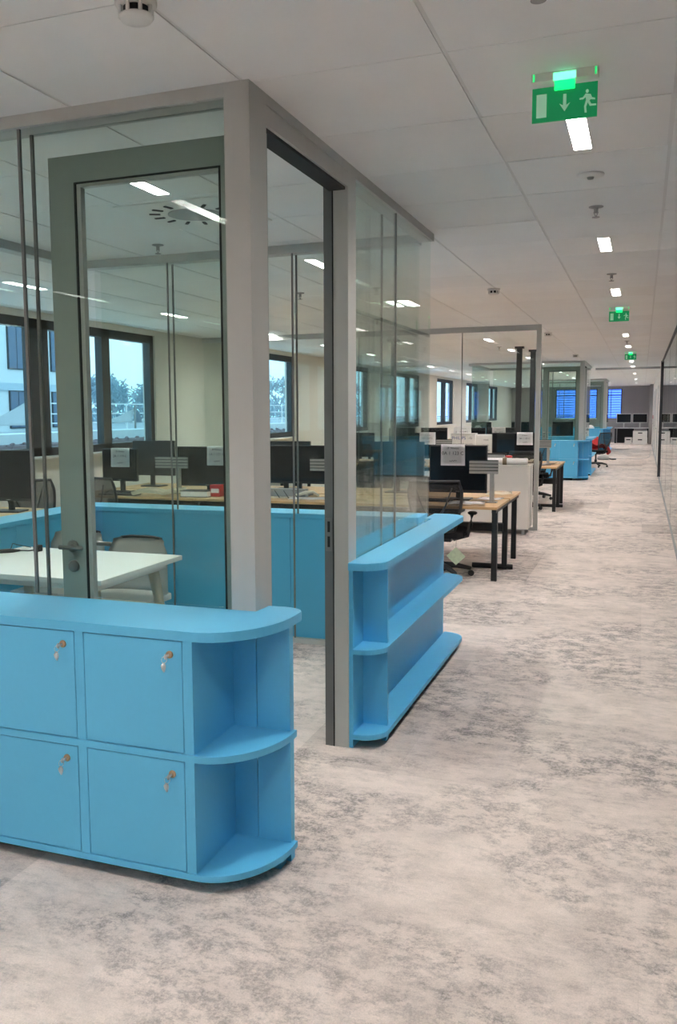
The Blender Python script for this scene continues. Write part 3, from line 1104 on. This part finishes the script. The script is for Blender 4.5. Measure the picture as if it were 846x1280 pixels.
def monitor(loc, rotz, label, w=.56, h=.40, z=.12, big=False):
    t = thing('monitor', label, 'monitor', loc, rotz, 'desk monitors')
    MB().box(-w / 2, w / 2, -.015, .03, z, z + h, .006).build('casing', 'black_plastic', t)
    MB().box(-w / 2 + .012, w / 2 - .012, -.0165, -.0145, z + .028, z + h - .012).build('screen', 'screen_black', t)
    MB().box(-.02, .02, -.0175, -.0145, z + .010, z + .017).build('badge', 'plastic_grey', t)
    MB().bar((0, .05, .012), (0, .045, z + h * .5), .05, .03).build('stand', 'black_plastic', t)
    MB().box(-.13, .13, -.08, .12, 0, .014, .004).build('foot', 'black_plastic', t)
    return t


def sign_paper(loc, rotz, label, lines, w=.235, h=.205):
    """sheet taped to the top of a screen: folded over the top edge, bottom a little proud"""
    t = thing('paper_sign', label, 'paper sign', loc, rotz, 'paper signs on monitors')
    rows = []
    for i in range(7):
        v = i / 6
        rows.append([(-w / 2 + w * q / 6 + .006 * v * (1 if q == 6 else 0), -.004 - .010 * v * v - .004 * math.sin(q / 6 * PI) * v, -h * v) for q in range(7)])
    rows.insert(0, [(-w / 2 + w * q / 6, .018, .004) for q in range(7)])
    MB().grid(rows, .0008).build('sheet', 'paper', t, True)
    for zz, body, sz in lines:
        yy = -.0075 - .010 * (zz / h) ** 2 - .004 * (zz / h)
        text('lettering', body, sz, 'ink', t, (0, yy, -zz))
    pts = [(-.03 + .07 * q / 10, -.0175, -h * .80 + .007 * math.sin(q * 1.9) + .001 * q) for q in range(11)]
    MB().tube(pts, .0022, 5).build('scribble', 'ink', t)
    return t


def tool_rail(loc, label, w=.27, rotz=0):
    t = thing('tool_rail', label, 'tool rail', loc, rotz, 'slatted tool rails')
    MB().box(-w / 2, w / 2, -.01, .012, .275, .405).build('core', 'recess_black', t)
    for k in range(4):
        MB().box(-w / 2, w / 2, -.022, -.010, .277 + k * .032, .301 + k * .032, .002).build('slat', 'slat_grey', t)
    MB().box(.06, .10, -.02, .02, 0, .275).build('post', 'slat_grey', t)
    MB().box(.03, .13, -.05, .05, 0, .008).build('foot', 'slat_grey', t)
    return t


def task_chair(loc, rotz, label, arm=True):
    """mesh-backed swivel chair, sitter faces +y"""
    t = thing('task_chair', label, 'chair', loc, rotz, 'black task chairs')
    b = MB()
    for k in range(5):
        a = 2 * PI * k / 5 + .35
        b.tube([(0, 0, .115), (.16 * math.cos(a), .16 * math.sin(a), .105), (.30 * math.cos(a), .30 * math.sin(a), .075)], [.032, .026, .018], 8)
    base = b.build('star_base', 'black_plastic', t, True)
    for k in range(5):
        a = 2 * PI * k / 5 + .35
        c = Vector((.30 * math.cos(a), .30 * math.sin(a), .028))
        m = MB()
        dx, dy = -math.sin(a) * .016, math.cos(a) * .016
        m.tube([c + Vector((dx, dy, 0)), c - Vector((dx, dy, 0))], .028, 12)
        m.build('caster', 'black_plastic', base, False)
    MB().lathe((0, 0, 0), [(.035, .09), (.035, .20), (.022, .21), (.022, .37)], 14).build('gas_column', 'black_plastic', t, True)
    MB().prism([(-.24, -.20), (-.20, -.24), (.20, -.24), (.24, -.20), (.245, .16), (.17, .26), (-.17, .26), (-.245, .16)], .40, .465, .02).build('seat', 'black_fabric', t)
    MB().box(-.13, .13, -.16, .12, .355, .40, .01).build('mechanism', 'black_plastic', t)

    def bp(u, v):      # back surface: u -1..1, v 0..1
        w = (.17 + .075 * math.sin(min(1, v * 1.25) * PI / 2)) * (1 - .10 * max(0, v - .8) / .2)
        return (u * w, -.26 - .10 * v + .055 * (1 - u * u) * -.6 + .03 * abs(u) ** 2, .47 + .47 * v)
    MB().grid([[bp(q / 6 - 1, i / 10) for q in range(13)] for i in range(11)], .004).build('mesh_back', 'mesh_back', t, True)
    fr = MB()
    loop = [bp(-1, i / 10) for i in range(11)] + [bp(q / 4 - 1, 1) for q in range(1, 8)] + [bp(1, 1 - i / 10) for i in range(11)]
    fr.tube(loop, .014, 8)
    fr.tube([bp(q / 4 - 1, 0) for q in range(9)], .014, 8)
    fr.build('back_frame', 'black_plastic', t, True)
    sp = MB()
    sp.tube([(0, -.10, .37), (0, -.30, .40), (0, -.345, .52), (.11, -.375, .72), (.165, -.385, .88)], [.026, .024, .018, .008, .006], 8)
    sp.tube([(0, -.345, .52), (-.11, -.375, .72), (-.165, -.385, .88)], [.016, .008, .006], 8)
    sp.build('back_spine', 'black_plastic', t, True)
    if arm:
        for s in (-1, 1):
            ar = MB().tube([(s * .14, -.10, .38), (s * .27, -.10, .42), (s * .295, -.06, .52), (s * .30, -.02, .60)], [.022, .024, .022, .018], 8).build('armrest', 'black_plastic', t, True)
            MB().lathe((s * .30, .02, .60), [(.03, 0), (.045, .012), (.045, .024), (.03, .032)], 14).build('arm_pad', 'black_plastic', ar, True)
    return t


def sheet(loc, rotz, label, w=.21, h=.297, m='paper', grp=None, curl=.0):
    t = MB()
    rows = []
    for i in range(6):
        rows.append([(-w / 2 + w * q / 5, -h / 2 + h * i / 5, .001 + curl * ((i / 5 - .5) ** 2 * 2 + .3 * abs(math.sin(q * 2.1)))) for q in range(6)])
    o = t.grid(rows, .0008).build('paper_sheet', m, None, True)
    o.location = loc
    o.rotation_euler.z = rotz
    return tag(o, label, 'paper', grp)


# --- first bench
BX, BY = -1.205, 8.22
desk_bench((BX, BY, 0), 'oak-topped desk bench on black legs just past the front glass room', -4.62, 3)
monitor((-1.685, 8.86, .70), 0, 'black monitor wearing a paper sign at the corridor end of the first desk bench', .57, .47, .07)
sign_paper((-1.735, 8.845, 1.244), 0, 'white paper sign with a scribbled signature on the nearest black monitor',
           [(.034, '2F Niveau', .030), (.085, '0A 1 123 C', .046)])
monitor((-3.36, 8.80, .70), 0, 'wide black monitor on the first desk bench, seen through the open doorway', .74, .40, .13)
monitor((-4.42, 8.80, .70), 0, 'black monitor with a crooked paper at its right, seen through the door glass', .72, .43, .08)
sign_paper((-4.29, 8.780, 1.214), 0, 'paper sign on the monitor behind the door glass, cut off by the door stile',
           [(.034, '2F Niveau', .028), (.085, '1A 1 121 C', .040)])
monitor((-5.40, 8.60, .70), 0, 'black monitor with a centred paper sign, nearest the outside windows', .44, .36, .13)
sign_paper((-5.38, 8.580, 1.194), 0, 'paper sign on the monitor nearest the outside windows',
           [(.034, '2F Niveau', .028), (.085, '2A 1 119 C', .038)])
for k, x in enumerate((-2.45, -3.75, -5.48)):
    monitor((x, 9.50, .70), PI, ['black monitor seen from behind through the corridor-side glass, far row of first bench',
                                 'black monitor seen from behind, far row of first bench beyond the doorway',
                                 'black monitor seen from behind, far row of first bench by the windows'][k], .56, .42, .13)
tool_rail((-1.40, 8.66, .70), 'grey slatted tool rail on a post at the corridor end of the first bench')
tool_rail((-3.03, 8.66, .70), 'grey slatted tool rail beside the door jamb, on the first bench', .27)
tool_rail((-4.80, 8.70, .70), 'grey slatted tool rail on the first bench, seen through the door glass', .40)
MB_ = thing('desk_box', 'grey docking box lying on the first bench behind loose papers', 'box', (-3.42, 8.66, .70))
MB().box(-.21, .21, -.05, .05, 0, .085, .004).build('body', 'plastic_grey', MB_)
for k in range(3):
    MB().tube([(-.12 + .1 * k, -.05, .06), (-.10 + .1 * k, -.12, .075), (-.02 + .1 * k, -.18, .004)], .004, 6).build('cord', 'black_plastic', MB_, True)
sheet((-3.14, 8.50, .70), .15, 'white sheet on the first bench, seen through the open doorway', .40, .26, 'paper', None, .01)
sheet((-3.50, 8.52, .701), -.1, 'cream sheet left of the white one, seen through the open doorway', .30, .22, 'paper_cream', None, .01)
sheet((-1.52, 8.42, .70), .12, 'crumpled white papers on the bench end right of the task chair', .34, .30, 'paper', None, .025)
sheet((-1.40, 8.90, .702), -.3, 'loose white paper at the corner of the first bench', .26, .24, 'paper', None, .02)
sheet((-1.38, 9.55, .70), .2, 'white paper at the rear corner of the first bench end', .28, .36, 'paper_cream', None, .02)
sheet((-4.78, 8.36, .705), .3, 'cream papers on the bench, seen just above the blue cabinet through door glass', .55, .24, 'paper_cream', None, .10)
gp = thing('paper_clump', 'folded beige cable tie paper on the white sheet beyond the doorway', 'paper', (-3.20, 8.62, .705))
MB().tube([(-.14, 0, .01), (-.06, -.06, .03), (0, -.03, .05), (.08, -.02, .06), (.14, .0, .02)], [.012, .016, .018, .014, .01], 8).build('fold', 'paper_cream', gp, True)
bk = thing('book', 'thick white book lying on the first bench beside the red box', 'book', (-4.36, 8.44, .70), .08)
MB().box(-.15, .15, -.10, .10, .006, .060).build('pages', 'paper', bk)
MB().box(-.155, .155, -.105, .105, .060, .066).box(-.155, .155, -.105, .105, 0, .006).build('cover', 'dark_fabric', bk)
rb = thing('red_box', 'small red box with white label standing beside the white book', 'box', (-4.16, 8.50, .70))
MB().box(-.06, .06, -.05, .05, 0, .125, .006).build('body', 'red_plastic', rb)
MB().box(-.045, .045, -.052, -.049, .04, .085).build('label_strip', 'paper', rb)
kb = thing('keyboard', 'dark keyboard with coiled cables near the monitor by the windows', 'keyboard', (-5.25, 8.34, .70), .1)
MB().box(-.22, .22, -.075, .075, 0, .022, .005).build('body', 'black_plastic', kb)
for k in range(4):
    MB().tube([(-.2 + .09 * k, .05, .02), (-.12 + .09 * k, .02, .05), (-.05 + .1 * k, -.03, .045), (.02 + .08 * k, .07, .024)], .005, 6).build('cord', 'black_plastic', kb, True)

task_chair((-1.765, 8.42, 0), .04, 'black mesh task chair with a green tag, at the corridor end of the first bench')
tg = thing('hang_tag', 'green square card tag hanging below the task chair seat', 'tag', (-1.585, 8.28, .225))
MB().prism_y([(0, -.085), (.09, 0), (0, .085), (-.09, 0)], -.001, .001).build('card', 'card_green', tg)
MB().tube([(0, 0, .08), (0, .01, .165)], .0015, 5).build('cord', 'ink', tg)
task_chair((-5.66, 7.55, 0), .25, 'black task chair by the windows, seen behind the two glass joint strips')
task_chair((-4.95, 7.95, 0), -.35, 'black task chair in front of the window-side monitor with paper sign')
task_chair((-3.1, 10.55, 0), PI, 'black task chair behind the first bench, opposite the doorway')
dm = monitor((-5.32, 6.60, .70), .2, 'dark screen cut off by the left edge of the photo', .50, .46, .10)
sd = thing('side_desk', 'oak side desk under the dark screen by the windows', 'desk', (-5.45, 6.55, 0))
MB().box(-.42, .42, -.40, .40, .676, .70, .002).build('desktop', 'oak', sd)
for sx in (-.38, .38):
    for sy in (-.36, .36):
        MB().box(sx - .02, sx + .02, sy - .02, sy + .02, 0, .676).build('leg', 'black_metal', sd)

kb2 = thing('keyboard', 'black keyboard standing under the nearest monitor on the first bench', 'keyboard', (-1.86, 8.64, .70), 0)
MB().box(-.22, .16, -.07, .07, 0, .02, .004).build('body', 'black_plastic', kb2)
MB().box(-.21, .15, -.06, .06, .02, .025, .002).build('keys', 'black_fabric', kb2)

# --- white sideboard in front of the glass screen
sb = thing('sideboard', 'white metal sideboard standing before the framed glass screen', 'cabinet', (-1.83, 11.82, 0))
MB().box(-.52, .52, -.24, .22, .07, .865, .002).build('body', 'cabinet_white', sb)
MB().box(-.525, .525, -.245, .225, .865, .885, .002).build('top', 'cabinet_white', sb)
MB().box(.519, .523, -.005, .003, .07, .865).build('side_seam', 'plastic_grey', sb)
for sx in (-.48, .46):
    for sy in (-.20, .16):
        MB().box(sx - .02, sx + .02, sy - .02, sy + .02, 0, .07).build('foot', 'plastic_grey', sb)
pr = thing('paper_roll', 'white rolled poster lying on the white sideboard', 'roll', (-1.70, 11.66, .885))
MB().tube([(-.42, 0, .042), (.36, .03, .042)], .042, 16).build('sheet', 'paper', pr, True)
tp = thing('tape_roll', 'brown tape roll around the rolled white poster', 'tape roll', (-1.62, 11.66, .885))
MB().tube([(-.025, 0, .045), (.025, .002, .045)], .052, 20).build('tape', 'tape_brown', tp, True)
jr = thing('jar', 'small pale jar with red lid on the white sideboard', 'jar', (-1.60, 11.88, .885))
MB().lathe((0, 0, 0), [(.038, 0), (.040, .01), (.040, .07), (.034, .08)], 18).build('glass_body', 'carton_white', jr, True)
MB().lathe((0, 0, .08), [(.045, 0), (.045, .022), (.03, .028)], 18).build('lid', 'red_plastic', jr, True)
sheet((-1.42, 11.88, .886), .4, 'curled cream papers at the corridor end of the white sideboard', .20, .30, 'paper_cream', None, .09)
fr_ = thing('keyboard_tray', 'grey tray with black rim on the sideboard behind the poster roll', 'tray', (-1.92, 11.93, .885), 0)
MB().box(-.26, .26, -.02, .02, 0, .115, .004).build('panel', 'plastic_grey', fr_)
MB().box(-.275, .275, -.024, .024, .115, .135, .004).box(-.275, -.255, -.024, .024, 0, .12).build('rim', 'black_plastic', fr_)

# --- framed glass screen across the office
SY = 12.08
p = partition('glass_partition', 'tall glass screen with grey end post standing behind the white sideboard')
MB().box(-1.30, X0, SY - .03, SY + .03, 0, CEIL).build('end_post', 'aluminium', p)
MB().box(XL, -1.30, SY - .03, SY + .03, 2.60, CEIL).build('top_rail', 'aluminium', p)
MB().box(XL, -1.30, SY - .02, SY + .02, 0, .04).build('bottom_rail', 'aluminium', p)
xs = (XL + .01, -5.14, -5.13, -3.70, -3.69, -2.265, -2.255, -1.30)
for a, b in zip(xs[::2], xs[1::2]):
    MB().box(a, b, SY - .005, SY + .005, .04, 2.60).build('pane', 'glass_clear', p)
for a, b in zip(xs[1:-1:2], xs[2:-1:2]):
    MB().box(a, b, SY - .006, SY + .006, .04, 2.60).build('joint_strip', 'joint_strip', p)

# --- second bench behind the screen
desk_bench((-1.205, 14.28, 0), 'oak-topped desk bench on black legs behind the framed glass screen', -4.62, 3)
monitor((-1.95, 14.95, .70), 0, 'large dark monitor with a paper sign, right behind the framed glass screen', .68, .42, .09)
sign_paper((-1.765, 14.935, 1.214), 0, 'white paper sign on the monitor right of the stacked cartons', [(.045, '2F Niveau', .022), (.095, '0A 1 125 C', .036)], .25, .2)
monitor((-3.55, 14.95, .70), 0, 'dark monitor behind the glass screen at the left of the stacked cartons', .62, .42, .09)
sign_paper((-3.36, 14.935, 1.214), 0, 'paper sign on the monitor left of the stacked cartons', [(.045, '2F Niveau', .022), (.095, '0A 1 127 C', .036)], .27, .2)
monitor((-4.6, 14.95, .70), 0, 'dark monitor on the second bench, seen through two glass walls', .62, .42, .09)
tool_rail((-1.46, 14.80, .70), 'grey slatted tool rail at the corridor end of the second bench', .25)
tool_rail((-3.05, 14.80, .70), 'grey slatted tool rail on the second bench, left of the cartons', .26)
cb = thing('carton', 'white carton with blue print standing on the second bench', 'box', (-2.85, 15.45, .70), 0, 'stacked cartons')
MB().box(-.20, .22, -.12, .12, 0, .49, .003).build('box_body', 'carton_white', cb)
text('lettering', 'PHILIPS', .075, 'ink_blue', cb, (-.06, -.122, .41))
text('lettering', ':-G', .06, 'ink', cb, (.13, -.122, .41))
text('lettering', 'MONITOR 24 LED', .045, 'ink', cb, (0, -.122, .30))
cb = thing('carton', 'white carton with small print standing right of the blue-printed one', 'box', (-2.48, 15.45, .70), 0, 'stacked cartons')
MB().box(-.14, .13, -.12, .12, 0, .47, .003).build('box_body', 'carton_white', cb)
for q in range(3):
    text('lettering', ['W240', '24 LED', 'FULL HD'][q], .034, 'ink', cb, (.03, -.122, .38 - .09 * q))
sign_paper((-2.82, 15.32, 1.305), 0, 'white paper sign standing above the blue-printed carton', [(.034, '2F Niveau', .022), (.085, '0A 1 126 C', .030)], .24, .115)
sheet((-1.46, 14.62, .70), .2, 'crumpled white paper on the second bench end', .26, .30, 'paper', None, .05)
sheet((-1.34, 15.05, .70), -.4, 'cream paper on the second bench end beside the tool rail', .2, .26, 'paper_cream', None, .04)
task_chair((-1.72, 14.46, 0), .2, 'black task chair pushed under the second bench at its corridor end')
task_chair((-1.75, 16.35, 0), PI + .1, 'black task chair on the far side of the second bench')

# poles and a cable duct between ceiling and desks
for x, y, lab in ((-2.02, 16.1, 'dark power pole right behind the second bench, nearest the corridor'), (-1.90, 17.1, 'thinner dark power pole beside the nearest one, near the second glass room')):
    pp = thing('power_pole', lab, 'power pole', (x, y, 0))
    MB().box(-.045, .045, -.03, .03, 0, CEIL).build('pole', 'window_frame', pp)
    MB().box(-.075, .075, -.06, .06, CEIL - .035, CEIL).build('collar', 'window_frame', pp)
cdct = thing('cable_duct', 'curved grey cable duct dropping from the ceiling to the second bench', 'cable duct', (-3.6, 13.6, 0))
MB().tube([(.0, 0, CEIL), (.0, 0, 2.2), (-.02, .1, 1.7), (-.10, .35, 1.2), (-.14, .6, .75)], .045, 10).build('hose', 'plastic_grey', cdct, True)
MB().box(-.08, .08, -.08, .08, CEIL - .03, CEIL).build('collar', 'plastic_grey', cdct)

# --- benches and clutter deeper in the office
desk_bench((-1.45, 27.2, 0), 'distant oak desk bench between the second and third glass rooms', -4.2, 3)
for k, x in enumerate((-2.2, -3.4, -4.6)):
    monitor((x, 27.9, .70), 0, ['distant dark monitor nearest the corridor past the second glass room', 'middle distant dark monitor past the second glass room',
                                'distant dark monitor nearest the windows past the second glass room'][k], .6, .42, .1)
desk_bench((-2.2, 18.2, 0), 'desk bench just before the second glass room, seen through the glass screen', -3.4, 2)
for k, x in enumerate((-2.7, -3.3, -4.1, -4.8)):
    monitor((x, 18.85, .70), 0, 'dark monitor %s from the corridor on the bench before the second glass room' % ordinal(k), .56, .40, .12)
for k, x in enumerate((-2.95, -3.75)):
    sign_paper((x + .2, 18.835, 1.225), 0, ['paper sign on the bench before the second glass room, nearer the corridor', 'paper sign on the bench before the second glass room, nearer the windows'][k],
               [(.045, '2F Niveau', .022), (.095, '0A 1 13%d C' % k, .036)], .27, .19)
tc = task_chair((-1.16, 26.0, 0), .9, 'black task chair standing in the corridor, with a red jacket on it')
jk = thing('jacket', 'red jacket draped on the chair beside the second glass room', 'jacket', (-1.16, 26.0, .465))
rows = []
for i in range(9):
    v = i / 8
    rows.append([(-.22 + .5 * q / 8, -.26 + .5 * v, .05 + .10 * math.sin(q * 1.1 + i) * .4 + .12 * (1 - v) - .10 * max(0, q - 6) / 2) for q in range(9)])
MB().grid(rows, .03).build('body', 'red_fabric', jk, True)
MB().tube([(.20, -.1, .12), (.30, .0, .05), (.34, .12, -.05), (.30, .2, -.1)], [.06, .055, .05, .04], 10).build('sleeve', 'red_fabric', jk, True)
bg = thing('bag', 'crumpled grey bag lying on the corridor carpet past the red jacket', 'bag', (-1.10, 29.8, 0))
MB().lathe((0, 0, 0), [(.16, 0), (.20, .05), (.15, .12), (.05, .15)], 10).build('body', 'plastic_grey', bg, True)
MB().tube([(.1, 0, .05), (.26, -.05, .02), (.36, .04, .02), (.2, .1, .02)], .02, 6).build('strap', 'dark_fabric', bg, True)
fc = MB().tube([(-1.0, 30.5, .006), (-.5, 30.6, .006), (0.0, 30.7, .006), (.16, 31.0, .006), (.26, 32.0, .006), (.31, 34.5, .006), (.34, 38, .006)], .012, 6).build('floor_cable', 'plastic_grey', None, True)
tag(fc, 'grey cable lying across the far corridor carpet and along the wall', 'cable')
wp = thing('paper_pile', 'heap of white papers on top of the far third room cabinet', 'papers', (-1.75, 34.40, .885))
MB().lathe((0, 0, 0), [(.14, 0), (.13, .05), (.09, .10), (.03, .13)], 9).build('heap', 'paper', wp, True)
rs = thing('red_bag', 'small red bag on the floor before the far third room cabinet', 'bag', (-1.55, 33.6, 0))
MB().box(-.12, .12, -.1, .1, 0, .62, .04).build('body', 'red_plastic', rs)

# far end: desk with two screens, dark front and white boxes
fd = thing('end_desk', 'far desk with dark front panel against the back wall', 'desk', (-.45, 44.9, 0))
MB().box(-.75, .75, -.4, .4, .68, .71).build('desktop', 'plastic_white', fd)
MB().box(-.62, .10, -.42, -.40, .03, .68).build('front_panel', 'black_fabric', fd)
for sx in (-.70, .70):
    MB().box(sx - .03, sx + .03, -.38, .38, 0, .68).build('leg', 'black_metal', fd)
for k, x in enumerate((-.80, -.10)):
    m_ = thing('monitor', ['white-framed dark screen at the corridor end, beside the blue window', 'white-framed dark screen at the corridor end, nearer the white wall'][k], 'monitor', (x, 44.8, .71), 0, 'screens at the corridor end')
    MB().box(-.33, .33, -.02, .03, .22, .66, .004).build('casing', 'plastic_white', m_)
    MB().box(-.30, .30, -.023, -.019, .25, .63).build('screen', 'screen_black', m_)
    MB().box(-.03, .03, .0, .05, .0, .4).build('stand', 'plastic_white', m_)
    MB().box(-.15, .15, -.08, .12, 0, .015).build('foot', 'plastic_white', m_)
for k, (x, y, z, w, h, lab) in enumerate([(-.07, 43.2, 0, .62, .30, 'white carton under another carton at the corridor end'), (-.07, 43.2, .30, .60, .30, 'white carton stacked on top of another at the corridor end'),
                                          (-.56, 43.3, 0, .30, .30, 'small white carton left of the carton stack at the corridor end')]):
    bx = thing('carton', lab, 'box', (x, y, z), 0, 'cartons at the corridor end')
    MB().box(-w / 2, w / 2, -.2, .2, 0, h, .004).build('box_body', 'carton_white', bx)
    MB().box(-.09, .09, -.203, -.199, h * .62, h * .78).build('hand_hole', 'recess_black', bx)
cp = thing('call_point', 'red fire alarm call point on the white corridor wall', 'fire alarm', (.42, 38.0 + 1.6, 1.25))
MB().box(-.03, 0, -.07, .07, -.07, .07, .004).build('housing', 'red_plastic', cp)
MB().box(-.033, -.029, -.04, .04, -.04, .04).build('window', 'plastic_white', cp)

# ------------------------------------------------------------------ right-hand glass wall of the corridor
p = partition('glass_partition', 'long frameless glass wall along the right side of the corridor')
GXR = .395
MB().box(GXR - .012, GXR + .022, -1.0, 22.5, 0, .012).build('floor_channel', 'aluminium_dark', p)
MB().box(GXR - .015, GXR + .025, -1.0, 22.5, CEIL - .03, CEIL).build('ceiling_channel', 'window_frame', p)
ys = [-1.0, .8, 3.9, 7.0, 10.1, 13.2, 16.3, 19.4, 22.5]
for a, b in zip(ys, ys[1:]):
    MB().box(GXR, GXR + .01, a + .004, b - .004, .012, CEIL - .03).build('pane', 'glass_smoke', p)
for a in ys[1:-1]:
    MB().box(GXR - .001, GXR + .011, a - .004, a + .004, .012, CEIL - .03).build('joint_strip', 'joint_strip', p)
MB().box(GXR - .03, GXR + .05, 22.5, 22.62, 0, CEIL).build('end_post', 'window_frame', p)
tag(MB().box(-1.2, .40, 25.4, 25.5, CEIL - .05, CEIL).build('trim_2', 'plastic_grey'), kind='structure')

desk_bench((4.35, 8.6, 0), 'oak desk bench in the dim office behind the right glass wall', -3.3, 2)
for k, x in enumerate((1.6, 2.7, 3.7)):
    monitor((x, 9.2, .70), 0, 'black monitor %s from the corridor behind the right glass wall' % ordinal(k), .6, .42, .1)

# ------------------------------------------------------------------ outside the windows
rf = MB().box(-60, -9.6, -10, 140, .55, .75).build('roof_terrace', 'roof_gravel')
tag(rf, kind='structure')
hd = MB()
for k in range(2600):
    x, y = -9.1 + RND.uniform(-.25, .25), RND.uniform(6, 40)
    z = RND.uniform(.85, 1.11)
    a = RND.uniform(0, PI)
    s = RND.uniform(.04, .09)
    hd.bar((x, y, z), (x + s * .4 * math.cos(a), y + s * math.sin(a), z + RND.uniform(-.03, .05)), .045, .03)
hd.box(-9.35, -8.85, 6, 40, .60, 1.10)
tag(hd.build('hedge', 'hedge_brown'), 'low reddish-brown hedge along the roof edge outside the left windows', 'hedge')
rp = MB().box(-10.6, -9.9, 5, 60, .75, 1.24).build('roof_parapet', 'building_white')
tag(rp, 'white parapet strip behind the brown hedge outside the windows', 'parapet')

nb = thing('neighbour_building', 'white building with dark tall windows outside the left windows', 'building', (-28, 33, 0))
MB().box(-10, 0, -14, 8.3, .75, 13).build('wall', 'building_white', nb)
MB().box(.0, .12, -14, 8.3, 2.70, 3.05).build('floor_band', 'building_band', nb)
MB().box(.0, .10, 7.4, 8.3, .75, 13).build('corner_strip', 'building_band', nb)
wins = [(y0, z0) for y0 in (-12.2, -8.6, -5.0, -1.4, 2.1, 5.4) for z0 in (.95, 3.75)]
fw = None
for y0, z0 in wins:
    hh = 1.70 if z0 < 2 else 2.1
    f = MB().box(.0, .06, y0 - .06, y0 + 1.2, z0 - .05, z0 + hh + .05).build('window', 'window_frame', nb)
    MB().box(.055, .075, y0, y0 + .55, z0, z0 + hh).build('pane', 'building_pane', f)
    MB().box(.055, .075, y0 + .60, y0 + 1.14, z0, z0 + hh).build('pane', 'building_pane', f)


def sail(loc, label, w, h, flip=1):
    t = thing('sail_canopy', label, 'canopy', loc, 0, 'white sail canopies')
    A, D = Vector((.8, .6, 0)), Vector((-.6, .8, 0))      # along the ridge, away from the building
    rows = []
    for i in range(9):
        v = i / 8
        rows.append([A * (-w * (1 - q / 8)) + D * (.9 * v) + Vector((0, 0, .03 + h * (q / 8) ** 1.15 * (1 - v) + .05 * math.sin(v * PI))) for q in range(9)])
    MB().grid(rows, .02).build('cloth', 'sail_white', t, True)
    rows = []
    for i in range(9):
        v = i / 8
        rows.append([A * (.52 * h * math.sin(q / 6 * PI / 2) * math.sqrt(max(0, 1 - v * v))) + D * (.3 * q / 6) + Vector((0, 0, .03 + h * v * (1 - .05 * q / 6))) for q in range(7)])
    MB().grid(rows, .02).build('shaded_side', 'sail_shade', t, True)
    MB().tube([(0, 0, -.6), (0, 0, h + .1)], .03, 8).build('mast', 'steel', t, True)
    return t


sail((-14, 18.35, 1.26), 'largest white sail canopy outside, in front of the white building', 1.25, .66)
sail((-14, 23.2, 1.27), 'white sail canopy outside between the door stile and the window mullion', .95, .44)
sail((-14, 24.6, 1.27), 'white sail canopy outside, cut off by the window frame', .60, .55)
rl = thing('roof_railing', 'thin white roof railing outside the windows', 'railing', (-18, 40, 0))
for z in (1.92, 1.58, 1.27):
    MB().box(-.02, .02, -16, 45, z - .02, z + .02).build('rail', 'sail_white', rl)
for k in range(24):
    MB().box(-.025, .025, -16 + k * 2.6, -15.95 + k * 2.6, .75, 1.92).build('rail_post', 'sail_white', rl)


def tree(loc, h, label, seed):
    r = random.Random(seed)
    t = thing('tree', label, 'tree', loc, 0, 'bare trees outside')
    tr = MB()
    tw = MB()

    def grow(p, d, ln, rad, lev):
        q = p + d * ln
        tr.tube([p, p + d * ln * .5 + Vector((r.uniform(-.05, .05), r.uniform(-.05, .05), 0)) * ln, q], [rad, rad * .85, rad * .65], 5)
        if lev == 0:
            for _ in range(26):
                a = q + Vector((r.gauss(0, .45), r.gauss(0, .45), r.gauss(.1, .40)))
                b = a + Vector((r.gauss(0, .22), r.gauss(0, .22), r.gauss(.08, .2)))
                tw.bar(a, b, .07)
            return
        for _ in range(3):
            nd = (d + Vector((r.gauss(0, .55), r.gauss(0, .55), r.uniform(-.05, .3)))).normalized()
            grow(q, nd, ln * r.uniform(.6, .85), rad * .6, lev - 1)
    grow(Vector((0, 0, 0)), Vector((0, 0, 1)), h * .30, h * .03, 3)
    tr.build('trunk', 'bark_hazed', t)
    tag(tw.build('twigs_hazed', 'twigs_hazed', t), kind='stuff')
    return t


for k, (x, y, h) in enumerate([(-40, 56.5, 2.6), (-40, 61, 4.4), (-42, 66, 3.4), (-41, 71, 3.0), (-42, 77, 4.0), (-40, 84, 3.6), (-41, 92, 4.6), (-40, 99, 5.2), (-42, 112, 5.0), (-40, 124, 5.4)]):
    tree((x, y, .75), h, 'hazy bare tree outside, %s in the row from the white building' % ordinal(k), 30 + k)
tl = thing('far_treeline', 'hazy low line of bare trees on the horizon outside', 'trees', (-52, 80, .75))
m_ = MB()
rr_ = random.Random(3)
for k in range(3200):
    y = rr_.uniform(-30, 90)
    top = 1.7 + .8 * math.sin(y * .31) + .5 * math.sin(y * .83 + 1)
    a = Vector((rr_.uniform(-1.5, 1.5), y, rr_.uniform(0, max(.6, top))))
    m_.bar(a, a + Vector((rr_.gauss(0, .2), rr_.gauss(0, .45), rr_.gauss(.2, .35))), .16)
tag(m_.build('twigs_hazed', 'twigs_hazed', tl), kind='stuff')
